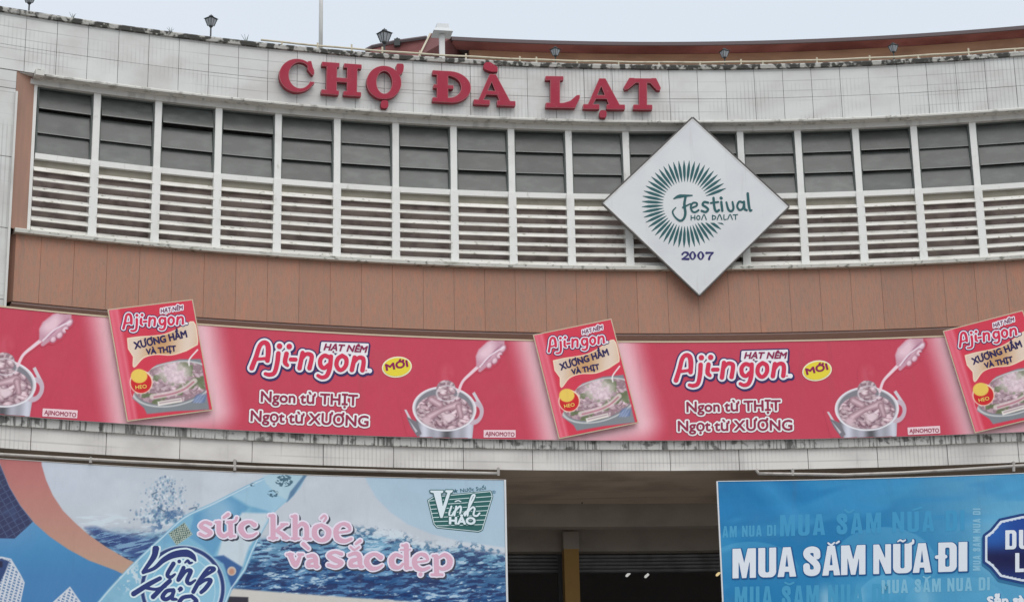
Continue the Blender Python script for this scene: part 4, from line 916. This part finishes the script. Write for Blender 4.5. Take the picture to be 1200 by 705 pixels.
# splash above the water
r_ = random.Random(5)
for k in range(520):
    hh = r_.random()**1.6; cx = 194+r_.gauss(0, 8+9*(1-hh)); cy = 612-hh*54; s = r_.uniform(.25, 1.15)*(1.15-.6*hh); m = (np.abs(X-cx) < 5) & (np.abs(Y-cy) < 5)
    if m.any():
        a = np.clip(1.0-(np.hypot(X[m]-cx, (Y[m]-cy)*r_.uniform(.6, 1.2))-s), 0, 1)*r_.uniform(.2, .65); c = r_.choice([(64, 96, 140), (110, 150, 182), (226, 234, 240), (150, 186, 206), (84, 130, 165)]); p.C[m] = p.C[m]*(1-a[:, None])+np.array(c)*a[:, None]
p.over(.8*sst(.52, .60, fbm(X, Y, 4, 6, 6, 50))*sst(26, 8, np.hypot((X-196)*.9, Y-612)), (70, 110, 158))
for q in ([(178, 579), (184, 576)], [(181, 583), (184, 585)], [(222, 596), (230, 594), (229, 598)], [(185, 594), (193, 599)]): p.sd(caps(X, Y, [(q, .8)]), (70, 100, 130), .7, .8)
# quay strip
p.poly([(262, 688), (300, 691), (350, 695), (420, 700), (480, 704), (560, 712), (560, 800), (255, 800)], (206, 202, 194), 1.2); p.over(.4*sst(694, 760, Y)*sst(262, 300, X)*sst(470, 420, X), (170, 190, 205))
p.sd(poly(X, Y, [(262, 698), (291, 699), (291, 712), (258, 712)]), (50, 50, 62), .8)
# blue field, dark tower, orange band
arcI = [(47, 520), (49, 545), (54, 562), (62, 580), (74, 598), (88, 612), (104, 626), (124, 640), (148, 654), (180, 668), (140, 700), (60, 720), (-120, 740), (-120, 500)]
arcO = [(-10, 520), (2, 548), (11, 570), (24, 592), (40, 612), (58, 628), (80, 643), (104, 656), (136, 668), (160, 680), (160, 800), (-140, 800), (-140, 500)]
dI, dO = poly(X, Y, arcI), poly(X, Y, arcO); orange = np.stack([192+0*X, np.clip(112+(Y-540)*.34, 105, 158), np.clip(110+(Y-540)*.18, 100, 140)], -1)
a = np.clip(.5-dI*.8, 0, 1)[..., None]; p.C = p.C*(1-a)+orange*a
blue = np.stack([66+18*sst(660, 600, Y)+18*sst(60, 0, X)*sst(660, 615, Y), 128+24*sst(690, 600, Y), 186+16*sst(690, 600, Y)], -1)
a = np.clip(.5-dO*.8, 0, 1)[..., None]; p.C = p.C*(1-a)+blue*a
tw = np.maximum(poly(X, Y, [(-80, 500), (0, 545), (10, 560), (26, 590), (39, 610), (33, 616), (17, 630.5), (-80, 628)]), dO+.5); p.sd(tw, (54, 60, 98), .6)
gl = (np.abs(((X*.5+Y*.9)/7) % 1-.5) < .07) | (np.abs(((X*.95-Y*.55)/9) % 1-.5) < .07); p.over(np.clip(-tw, 0, 1)*gl*.55, (86, 108, 146)); p.over(np.clip(-tw, 0, 1)*.5*sst(.5, .7, fbm(X, Y, 3, 12, 18, 61)), (70, 88, 132))
for P_ in ([(-60, 652), (2, 651.5), (13, 654), (24, 672), (29, 682), (24, 706), (20, 800), (-60, 800)], [(54, 712), (82, 686.5), (97, 708), (104, 800), (50, 800)]):
    d = poly(X, Y, P_); p.sd(d, (206, 212, 222), .5)
    x_ = X+.25*(Y-650); g_ = (((x_/5.2) % 1) > .42) & (((Y-.45*X+400)/3.6 % 1) > .40); p.over(np.clip(-d-1.2, 0, 1)*g_, (96, 132, 176))
    if P_[0][0] < 0: p.sd(poly(X, Y, [(-60, 654), (2, 654), (11, 657), (6, 670), (0, 682), (-60, 700)]), (52, 74, 124), .8); p.sd(poly(X, Y, [(-60, 657), (3, 657), (3, 664), (-60, 668)]), (42, 44, 74), .8)
# the tilted bottle
bot = smooth([(108, 712), (130, 686), (160, 655), (190, 627), (216, 604), (250, 588), (300, 563), (330, 553), (359, 556)], 4)+[np.array(q) for q in ((352, 571), (338, 586), (333, 589), (320, 601), (308, 622), (296, 648), (288, 668), (272, 690), (262, 716), (240, 760), (60, 760))]
bot = [tuple(q) for q in bot]; db = poly(X, Y, bot); p.sd(db, (124, 182, 212), .8)
p.over(np.clip(-db, 0, 1)*.55*sst(.4, .65, fbm(X, Y, 4, 26, 20, 71)), (96, 158, 200)); p.over(np.clip(-db, 0, 1)*.6*sst(210, 120, X), (140, 192, 216))
p.poly([(228, 602), (270, 581), (292, 594), (280, 606), (262, 626), (250, 652), (238, 640), (220, 628)], (88, 152, 198), 1.5, .7)
p.poly([(255, 650), (262, 626), (284, 600), (318, 601), (306, 622), (292, 640), (284, 664), (262, 652)], (208, 218, 226), 1.5, .9); p.poly([(250, 652), (262, 650), (284, 664), (272, 690), (262, 660)], (44, 84, 150), 1.2, .85)
p.poly([(272, 580), (300, 564), (326, 556), (336, 586), (320, 600), (292, 592)], (164, 202, 224), 1.5, .8)
p.over(np.clip(-db, 0, 1)*np.clip(1.3-np.abs(poly(X, Y, bot)+1.8), 0, 1)*sst(330, 300, X)*.8, (204, 224, 236))
p.poly([(308, 557), (330, 553), (359, 556), (352, 571), (338, 586), (326, 580), (312, 566)], (176, 206, 220), 1, .9); p.poly([(356, 556), (360, 556), (344, 580), (336, 588), (340, 576)], (70, 110, 150), 1, .8)
for cx, cy, rr in ((333, 563, 11), (320, 578, 7), (296, 567.5, 3.5)): p.over(np.clip(rr-np.hypot(X-cx, (Y-cy)*1.5), 0, 1)*sst(.48, .53, fbm(X+Y*.5, Y-X*.4, 2, 3.2, 1.6, 81))*.85, (58, 92, 112))
p.over(np.clip(-db, 0, 1)*sst(30, 6, np.hypot(X-152, Y-676))*sst(.48, .62, fbm(X, Y, 3, 5, 5, 90)), (196, 216, 226)); p.over(np.clip(-db, 0, 1)*sst(26, 6, np.hypot(X-256, Y-600))*.4, (190, 216, 232))
# label disc
dl = ell(X, Y, 214, 689, 50.5, 51); p.sd(dl, (186, 210, 226), .7); p.sd(dl+1.2, (42, 62, 122), .6); p.sd(dl+5.5, (208, 226, 238), .7); p.sd(dl+7.2, (128, 188, 218), .7)
p.over(np.clip(-dl-7, 0, 1)*sst(180, 150, X+.0*Y+14*(Y > 690)), (158, 204, 224)); p.over(np.clip(-dl-7, 0, 1)*.5*sst(.45, .65, fbm(X, Y, 3, 16, 16, 95)), (150, 200, 224))
p.sd(np.abs(ell(X, Y, 214, 692, 38, 40))-.5, (190, 222, 236), .6, .7)
# small woven emblem patch above the disc
c_, s_ = math.cos(-.6), math.sin(-.6); x_ = (X-211.5)*c_+(Y-625)*s_; y_ = -(X-211.5)*s_+(Y-625)*c_; dq_ = np.maximum(np.abs(x_)-11.5, np.abs(y_)-8.5)
p.sd(dq_, (178, 192, 178), .5); p.over(np.clip(-dq_, 0, 1)*((np.abs((x_/3.3) % 1-.5) < .22) ^ (np.abs((y_/3.0) % 1-.5) < .22))*.9, (52, 84, 84))
p.sd(ell(X, Y, 271.5, 668.5, 5.2, 5.4), (206, 190, 176), .6); p.sd(ell(X, Y, 271.5, 669, 3.2, 3.6), (196, 142, 120), .9)
p.C = p.C*.955; lum = p.C.mean(-1, keepdims=True); p.C = lum+(p.C-lum)*.9
sheet('printed_face', sL, U_, V_, p.C, pl, .0)
bk_ = MB(); bk_.arcbox(QR+.004, QR+.035, rad(-29.5), aR, 4.75, 7.965, 40); bk_.build('backing_board', 'board_white', pl, I4)
bk_ = MB(); bk_.arcbox(QR-.012, QR+.04, aR+.0001, aR+.0012, 4.75, 7.975, 1); bk_.build('side_edge', 'board_white', pl, I4)
bk_ = MB(); bk_.arcbox(QR-.008, QR+.04, rad(-29.5), aR, 7.967, 7.982, 40); bk_.build('top_edge', 'pipe_metal', pl, I4)
Z6, Z7, Z5 = zoomT(225, 545, 4.405), zoomT(410, 550, 4.547), zoomT(110, 550, 4.55)
def dp_(name, sf, par, fn, box, step, col, off, T=None): return decal(name, sf, fn, box, step, ink(col), par, off, 0, T)
def pxs(T, L, k): return [([T(*q) for q in s[0]], [r/k for r in s[1]] if isinstance(s[1], list) else s[1]/k) for s in L]
PINK = pxs(Z6, [([(96, 302), (66, 292), (44, 312), (72, 330), (96, 348), (70, 364), (40, 352)], [10, 8, 11, 13, 11, 8, 9]), ([(138, 296), (140, 345), (164, 364), (190, 348)], [13, 13, 11, 9]), ([(198, 296), (200, 362)], 13), ([(122, 292), (146, 292)], 7), ([(182, 292), (206, 290)], 7), ([(198, 362), (220, 364)], 7),
      ([(206, 292), (224, 284), (230, 270)], [7, 7, 8]), ([(164, 268), (186, 252)], [8, 10]), ([(322, 306), (296, 290), (262, 302), (252, 330), (276, 362), (310, 362), (334, 348)], [13, 8, 13, 16, 12, 9, 6]),
      ([(418, 262), (418, 372)], 14), ([(400, 258), (418, 258)], 8), ([(398, 374), (440, 374)], 7), ([(476, 304), (440, 334), (462, 352), (486, 372)], [9, 9, 12, 13]), ([(460, 302), (492, 302)], 6), ([(470, 374), (500, 374)], 7),
      ([(532, 264), (532, 374)], 14), ([(514, 262), (532, 262)], 7), ([(514, 376), (552, 376)], 7), ([(540, 322), (566, 300), (590, 316), (592, 374)], [8, 11, 13, 13]), ([(576, 376), (612, 378)], 7),
      ([(668, 306), (636, 322), (634, 362), (664, 386), (698, 372), (704, 334), (668, 306)], [9, 14, 15, 10, 14, 15, 9]), ([(666, 272), (682, 258), (692, 270), (680, 288)], [7, 7, 7, 6]),
      ([(752, 346), (812, 336), (804, 308), (772, 302), (744, 330), (750, 374), (786, 390), (822, 378)], [6, 7, 12, 9, 14, 15, 11, 8]),
      ([(506, 460), (534, 512), (560, 462)], [13, 14, 8]), ([(490, 458), (520, 458)], 7), ([(548, 458), (572, 458)], 7), ([(598, 468), (624, 464), (638, 480), (640, 518), (652, 522)], [9, 11, 13, 13, 8]), ([(632, 488), (604, 496), (600, 516), (626, 518)], [9, 12, 11, 8]), ([(574, 404), (600, 428)], [11, 9]),
      ([(772, 456), (734, 446), (706, 464), (738, 486), (772, 502), (744, 522), (704, 512)], [10, 8, 12, 14, 12, 9, 10]), ([(812, 462), (844, 452), (864, 470), (868, 516), (882, 522)], [9, 11, 13, 13, 8]), ([(858, 482), (824, 492), (820, 514), (850, 518)], [9, 13, 12, 8]), ([(818, 420), (838, 434), (862, 420)], [6, 7, 6]), ([(846, 404), (868, 388)], [7, 9])], 4.405)
PINK += pxs(Z7, [([(164, 466), (132, 448), (96, 466), (90, 496), (114, 524), (148, 522), (172, 508)], [14, 9, 14, 16, 13, 9, 6]), ([(276, 462), (244, 452), (222, 478), (230, 512), (262, 520), (284, 500)], [9, 11, 16, 15, 10, 8]), ([(300, 404), (302, 520)], 14), ([(278, 402), (300, 402)], 7), ([(270, 426), (322, 424)], 5), ([(300, 522), (326, 522)], 8),
      ([(352, 492), (412, 482), (402, 456), (372, 450), (344, 478), (352, 516), (386, 532), (422, 520)], [6, 7, 12, 9, 14, 15, 11, 8]), ([(376, 556)], 12), ([(460, 462), (462, 554)], 14), ([(442, 458), (460, 458)], 8), ([(436, 558), (492, 558)], 8), ([(470, 470), (506, 452), (532, 478), (526, 512), (494, 528), (468, 516)], [7, 11, 16, 15, 10, 8])], 4.547)
bxp = (226, 592, 540, 684); fp_ = cached(lambda X, Y: caps(X, Y, PINK, n=4), bxp, .62)
def shp(k, dx, dy):
    b = fp_(k)(0, 0); return lambda A, B: np.roll(b, (dy, dx), (0, 1))
dp_('slogan_shadow', sL, pl, shp(1.7, 3, 3), bxp, .62, (66, 70, 84), .003); dp_('slogan_outline', sL, pl, fp_(1.7), bxp, .62, (222, 214, 228), .006); dp_('slogan_lettering', sL, pl, fp_(-.25), bxp, .62, (208, 164, 184), .009)
SC = [([(330, 420), (318, 466), (262, 544)], [16, 13, 7]), ([(262, 548), (322, 524), (372, 480), (428, 452), (492, 444), (526, 460), (542, 484)], [6, 8, 12, 16, 18, 13, 3]), ([(424, 500), (392, 556), (408, 572), (432, 556)], [10, 9, 8, 4]), ([(455, 488)], 8), ([(486, 494), (500, 484), (510, 496), (524, 494)], [3, 6, 6, 3]),
      ([(478, 522), (450, 586), (490, 540), (516, 540), (496, 590), (512, 606), (540, 588)], [9, 9, 7, 10, 9, 8, 4]), ([(548, 606), (590, 566), (640, 532), (628, 522), (604, 532), (560, 596), (530, 650)], [4, 6, 8, 7, 8, 10, 9]), ([(560, 610), (596, 586), (622, 590), (596, 630), (572, 652)], [5, 7, 10, 10, 8]),
      ([(352, 578), (292, 610), (212, 660)], [9, 11, 12]), ([(404, 592), (366, 626), (316, 676)], [10, 10, 11]), ([(276, 628), (330, 636), (380, 620)], [7, 6, 7]), ([(452, 636), (462, 628), (468, 636), (456, 646)], [4, 5, 5, 3]),
      ([(424, 640), (388, 646), (366, 676), (384, 690), (414, 672), (426, 646), (416, 684), (440, 690)], [8, 9, 10, 9, 8, 8, 9, 5]), ([(520, 672), (476, 680), (456, 706), (470, 724), (510, 722), (546, 700), (520, 672)], [8, 9, 10, 10, 9, 10, 8])]
bs = (180, 405, 670, 740); fs = cached(lambda X, Y: caps(X, Y, SC), bs, 2.2)
dp_('label_outline', sL, pl, fs(11.5), bs, 2.2, (206, 224, 236), .003, Z5); dp_('label_lettering', sL, pl, fs(2), bs, 2.2, (44, 56, 112), .006, Z5)
# green emblem at the top right of the poster
EM = [(420, 164), (450, 146), (748, 118), (756, 142), (702, 318), (684, 326), (466, 304), (450, 286)]
em = cached(lambda X, Y: poly(X, Y, EM), (400, 90, 780, 345), 1.8)
dp_('emblem_outline', sL, pl, em(8), (400, 90, 780, 345), 1.8, (44, 92, 90), .003, Z7); dp_('emblem_border', sL, pl, em(4), (400, 90, 780, 345), 1.8, (206, 222, 226), .006, Z7); dp_('emblem_field', sL, pl, em(0), (400, 90, 780, 345), 1.8, (46, 96, 94), .009, Z7)
for k in range(7):
    y0 = 168+22*k; y1 = 140+25*k; dp_('emblem_stripe', sL, pl, lambda X, Y: np.maximum(caps(X, Y, [([(400, y0), (780, y1)], 1.9)]), poly(X, Y, EM)), (400, 120, 780, 330), 1.8, (200, 220, 222), .012, Z7)
VV = lambda X, Y: U(poly(X, Y, [(428, 112), (496, 112), (494, 122), (482, 126), (494, 200), (520, 122), (508, 118), (510, 110), (548, 110), (544, 120), (534, 124), (492, 256), (482, 256), (446, 124), (430, 120)])-1, caps(X, Y, [([(540, 196), (528, 236), (540, 246), (556, 222)], 5), ([(566, 196), (556, 244)], 5), ([(560, 220), (584, 196), (592, 206), (586, 240), (600, 244), (616, 224)], 5), ([(612, 244), (640, 190), (664, 140), (652, 138), (636, 180), (626, 244)], 5), ([(630, 222), (654, 200), (664, 210), (658, 240), (676, 246), (690, 232)], 5), ([(560, 170), (576, 164), (590, 170)], 3)]))
vb = (410, 95, 710, 300); fv = cached(VV, vb, 1.7); dp_('emblem_letter_outline', sL, pl, fv(4.5), vb, 1.7, (46, 96, 94), .015, Z7); dp_('emblem_lettering', sL, pl, fv(0), vb, 1.7, (212, 224, 230), .018, Z7)
s1 = text('HẢO', (526.5, 613.4), (556.5, 613.8), 7.6); fh = cached(lambda X, Y: sd_seg(X, Y, s1), (520, 596, 562, 620), .4); dp_('emblem_letter_outline', sL, pl, fh(1.6), (520, 596, 562, 620), .4, (46, 96, 94), .020, None); dp_('emblem_lettering', sL, pl, fh(.7), (520, 596, 562, 620), .4, (212, 224, 230), .022, None)
s2 = text('★ Nước Suối', (531, 577.4), (569.5, 573.2), 4.2); dp_('emblem_caption', sL, pl, lambda X, Y: sd_seg(X, Y, s2)-.12, (526, 565, 574, 582), .33, (56, 96, 110), .003, None)
s3 = text('®', (576.5, 578), (581, 578), 3.6); dp_('emblem_caption', sL, pl, lambda X, Y: sd_seg(X, Y, s3)-.08, (574, 568, 584, 582), .33, (90, 130, 150), .003, None)

# ---- blue shopping poster on the right
aL = float(inv(844, 620, QR)[0]); sR_ = Arc(QR, aL+.1, 5.); aE = aL+.235
pr = empty('shopping_poster', sR_.M, 'bright blue poster with big white slogan and navy plaque, hung at the lower right', 'poster')
U_, V_, X, Y = strip_rect(aL, aE, 4.75, 7.945, sR_.th0, .017, sR_)
p = Paint(X, Y, (30, 116, 168))
p.over(sst(980, 1230, X+.5*(620-Y))*.8, (112, 168, 198)); p.over(.5*sst(640, 720, Y)*sst(900, 1010, X), (84, 160, 196)); p.over(.4*sst(600, 560, Y)*sst(1000, 880, X), (26, 112, 168))
p.over(.45*sst(.45, .7, fbm(X+Y*1.2, Y, 3, 120, 22, 7))*sst(640, 590, Y), (40, 128, 186)); p.over(.3*sst(.45, .7, fbm(X*.6-Y*1.0, Y+X*.3, 3, 80, 30, 12)), (84, 168, 210))
p.sd(poly(X, Y, [(878, 560), (905, 561), (948, 612), (930, 612)]), (70, 152, 204), 10, .5)
for cx, cy, rx, ry, k in ((1036, 662, 62, 45, .28), (880, 668, 56, 34, .22), (1046, 705, 42, 34, .28), (1120, 708, 60, 34, .15)): p.over(k*np.clip(.5-ell(X, Y, cx, cy, rx, ry), 0, 1)*sst(cy+ry, cy-ry, Y), (140, 198, 222))
for cx, w_, k in ((968, 9, .5), (1008, 6, .3), (1085, 12, .25)): p.over(k*np.exp(-((X-cx)/w_)**2)*sst(676, 700, Y), (190, 212, 222))
p.over(.35*sst(1120, 1170, X)*sst(690, 660, Y)*sst(590, 620, Y), (156, 202, 220))
sheet('printed_face', sR_, U_, V_, p.C, pr, .0)
BL = {'M': .78, 'U': .6, 'A': .64, 'S': .58, 'N': .62, 'D': .6, 'I': .23, 'T': .56, 'C': .58, 'H': .62, 'L': .48, 'Y': .62}
def bglyph(ch, x, y):
    P_ = lambda q: poly(x, y, q)
    if ch == 'M': return P_([(0, 0), (.27, 0), (.39, .5), (.51, 0), (.78, 0), (.78, 1), (.58, 1), (.58, .36), (.46, 1), (.32, 1), (.20, .36), (.20, 1), (0, 1)])
    if ch == 'U': return U(np.maximum(box_(x, y, 0, -.3, .6, 1, .2), -y), ) if False else np.maximum(np.maximum(box_(x, y, 0, -.3, .6, 1, .2), -box_(x, y, .23, -.4, .37, .84, .06)), -y)
    if ch == 'A': return np.maximum(P_([(.19, 0), (.45, 0), (.64, 1), (.42, 1), (.40, .83), (.24, .83), (.22, 1), (0, 1)]), -P_([(.32, .2), (.375, .66), (.265, .66)]))
    if ch == 'S': return caps(x, y, [([(.46, .33), (.44, .16), (.29, .105), (.14, .16), (.13, .3), (.29, .46), (.45, .64), (.44, .84), (.29, .895), (.14, .84), (.115, .67)], .108)], n=4)
    if ch == 'N': return P_([(0, 0), (.2, 0), (.42, .5), (.42, 0), (.62, 0), (.62, 1), (.43, 1), (.2, .46), (.2, 1), (0, 1)])
    if ch == 'D': return np.maximum(np.maximum(box_(x, y, -.3, 0, .6, 1, .2), -x), -box_(x, y, .22, .17, .37, .83, .05))
    if ch == 'I': return P_([(0, 0), (.23, 0), (.23, 1), (0, 1)])
    if ch == 'T': return P_([(0, 0), (.56, 0), (.56, .18), (.39, .18), (.39, 1), (.17, 1), (.17, .18), (0, .18)])
    if ch == 'C': return U(np.maximum(np.maximum(box_(x, y, 0, 0, .58, 1, .22), -box_(x, y, .22, .16, .37, .84, .06)), -box_(x, y, .3, .38, .8, .62, .01)))
    if ch == 'H': return P_([(0, 0), (.22, 0), (.22, .4), (.4, .4), (.4, 0), (.62, 0), (.62, 1), (.4, 1), (.4, .58), (.22, .58), (.22, 1), (0, 1)])
    if ch == 'L': return P_([(0, 0), (.22, 0), (.22, .82), (.48, .82), (.48, 1), (0, 1)])
    if ch == 'Y': return P_([(0, 0), (.22, 0), (.31, .36), (.4, 0), (.62, 0), (.42, .6), (.42, 1), (.2, 1), (.2, .6)])
def block(items, yt, yb, acc=()):      # items: (letter, x0, x1); yt, yb: top/bottom as functions of x
    def f(X, Y):
        D = np.full(X.shape, 1e9)
        for ch, x0, x1 in items:
            xm = (x0+x1)/2; t, b = yt(xm), yb(xm); h = b-t; sl = (yb(x1)-yb(x0))/(x1-x0)
            m = (X > x0-5) & (X < x1+5)
            d = bglyph(ch, (X[m]-x0)/(x1-x0)*BL[ch], (Y[m]-t-sl*(X[m]-xm))/h); D[m] = np.minimum(D[m], d*min(h, (x1-x0)/BL[ch]))
        for s in acc: D = np.minimum(D, caps(X, Y, [s]))
        return D
    return f
lnf = lambda x0, y0, x1, y1: (lambda x: y0+(y1-y0)*(x-x0)/(x1-x0))
MAIN = [('M', 858.4, 885.6), ('U', 888.6, 909.4), ('A', 911.2, 932.8), ('S', 941, 961.6), ('A', 963.6, 984.4), ('M', 985.6, 1014), ('N', 1023.4, 1044), ('U', 1046.6, 1068.4), ('A', 1069.6, 1091.2), ('D', 1099.6, 1121), ('I', 1123.4, 1133.4)]
acc = [([(970.4, 635.8), (974, 638), (977.6, 635.4)], [.9, 1.1, .9]), ([(980, 636), (983, 634)], [.9, 1.1]), ([(1052, 634), (1055, 632.4), (1058, 633.8), (1061, 632.2)], [.7, 1, 1, .7]), ([(1066, 637), (1069.6, 635.5), (1070, 632.5)], [1.4, 1.5, 1.2]), ([(1097.5, 652.2), (1108, 651.6)], 2.0)]
fm_ = block(MAIN, lnf(860, 642.6, 1134, 634.4), lnf(860, 677, 1134, 668.6), acc); bm_ = (850, 622, 1142, 686); fmm = cached(fm_, bm_, .55)
dp_('slogan_shadow', sR_, pr, (lambda A, B: np.roll(fmm(1.3)(0, 0), (1, 1), (0, 1))), bm_, .55, (26, 84, 138), .006); dp_('slogan_lettering', sR_, pr, fmm(.1), bm_, .55, (212, 218, 226), .009)
def faint(items, yt, yb, bx_, col, acc=(), step=.5):
    wd = [[items[0]]]
    for it in items[1:]:
        if it[1]-wd[-1][-1][2] > .3*(it[2]-it[1])+.9*(yb(it[1])-yt(it[1]))*.12: wd.append([it])
        else: wd[-1].append(it)
    for w_ in wd:
        ac = [s for s in acc if w_[0][1]-2 < s[0][1][0] < w_[-1][2]+2]
        dp_('faint_lettering', sR_, pr, block(w_, yt, yb, ac), (w_[0][1]-4, bx_[1], w_[-1][2]+4, bx_[3]), step, col, .003)
def spread(s, x0, x1, sp=.16, gap=.42):
    tot = sum(gap if c == ' ' else BL[c]+sp for c in s); k = (x1-x0)/tot; o = []; x = x0
    for c in s:
        if c == ' ': x += gap*k; continue
        o.append((c, x, x+BL[c]*k)); x += (BL[c]+sp)*k
    return o
faint(spread('MUA SAM NUA DI', 914, 1134), lnf(914, 603, 1134, 597), lnf(914, 628, 1134, 621), (905, 590, 1140, 634), (62, 144, 188), [([(990, 597), (995, 600), (1000, 597)], 1.2), ([(1070, 597), (1080, 594)], 1.2)])
faint(spread('AM NUA DI', 846.5, 911), lnf(846, 616, 912, 614.5), lnf(846, 629.5, 912, 627), (846, 608, 914, 633), (72, 150, 190))
faint(spread('MUA SAM NUA DI', 1033, 1162), lnf(1033, 679, 1162, 675.5), lnf(1033, 695, 1162, 691), (1028, 668, 1168, 700), (120, 176, 202), [([(1082, 675), (1086, 677), (1090, 675)], .9)])
faint(spread('MUA SAM NUA DI', 861, 1044), lnf(861, 687, 1044, 683), lnf(861, 712, 1044, 708), (855, 676, 1050, 716), (66, 146, 186), [([(920, 682), (925, 684), (930, 682)], 1.1)])
TV_ = lambda x, y: (1140+(y), 668-(x))
def fvt(X, Y): return block(spread('MUA SAM NUA DI', 0, 74), lnf(0, 0, 74, 0), lnf(0, 9, 74, 9))(X, Y)
dp_('faint_lettering', sR_, pr, fvt, (-2, -3, 78, 12), .7, (126, 178, 204), .003, TV_)
# navy plaque
def plq(cx=1242, cy=642.5):
    L_ = [(-88, -15), (-80, -21), (-70, -33), (-45, -38.5), (0, -43)]; q = [(cx+x, cy+y) for x, y in L_]+[(cx-x, cy+y-2) for x, y in reversed(L_[:-1])]
    return q+[(cx+88, cy+12)]+[(cx-x, cy-y) for x, y in L_[1:]]+[(cx+x, cy-y) for x, y in reversed(L_[:-1])]
PQ = plq(); bq = (1140, 590, 1345, 700); fq = cached(lambda X, Y: poly(X, Y, PQ), bq, .8)
dp_('plaque_shadow', sR_, pr, (lambda A, B: np.roll(fq(3)(0, 0), (4, -1), (0, 1))), bq, .8, (48, 108, 150), .003); dp_('plaque_outline', sR_, pr, fq(2.6), bq, .8, (30, 62, 120), .006); dp_('plaque_border', sR_, pr, fq(-.4), bq, .8, (206, 216, 228), .009)
gx, gy = np.meshgrid(np.arange(1150, 1335, 1.), np.arange(596, 690, 1.)); pp = Paint(gx, gy, (30, 70, 146)); pp.over(sst(625, 655, gy), (22, 26, 72)); pp.over(.8*sst(655, 684, gy), (32, 62, 126)); pp.over(.5*sst(1195, 1165, gx)*sst(652, 632, gy), (44, 110, 190))
uu, vv = sR_.uv(gx, gy); sheet('plaque_field', sR_, uu, vv, pp.C, pr, .012, None, poly(gx, gy, PQ) < -2.6)
dp_('plaque_lettering', sR_, pr, block([('D', 1178, 1191), ('U', 1194, 1207), ('T', 1210, 1222), ('C', 1225, 1238), ('H', 1241, 1254)], lnf(1178, 621, 1254, 618.5), lnf(1178, 643.4, 1254, 641)), (1172, 612, 1262, 650), .55, (214, 220, 228), .016)
dp_('plaque_lettering', sR_, pr, block([('L', 1189.6, 1200), ('A', 1203, 1217), ('D', 1220, 1233), ('Y', 1236, 1250)], lnf(1189, 647.6, 1250, 645.6), lnf(1189, 670, 1250, 668)), (1182, 640, 1258, 678), .55, (214, 220, 228), .016)
s4 = text('Sẵn sàng', (1157.5, 708.5), (1216, 706), 9.5); f4 = cached(lambda X, Y: sd_seg(X, Y, s4), (1150, 690, 1224, 716), .5); dp_('caption_shadow', sR_, pr, (lambda A, B: np.roll(f4(1.4)(0, 0), (1, 1), (0, 1))), (1150, 690, 1224, 716), .5, (40, 110, 160), .003); dp_('caption_lettering', sR_, pr, f4(.8), (1150, 690, 1224, 716), .5, (214, 220, 228), .006)
bk_ = MB(); bk_.arcbox(QR+.004, QR+.035, aL, aE, 4.75, 7.945, 30); bk_.build('backing_board', 'board_white', pr, I4)
bk_ = MB(); bk_.arcbox(QR-.008, QR+.04, aL, aE, 7.947, 7.960, 30); bk_.build('top_edge', 'board_white', pr, I4)
bk_ = MB(); bk_.arcbox(QR-.008, QR+.04, aL-.0009, aL-.0001, 4.75, 7.955, 1); bk_.build('side_edge', 'board_white', pr, I4)
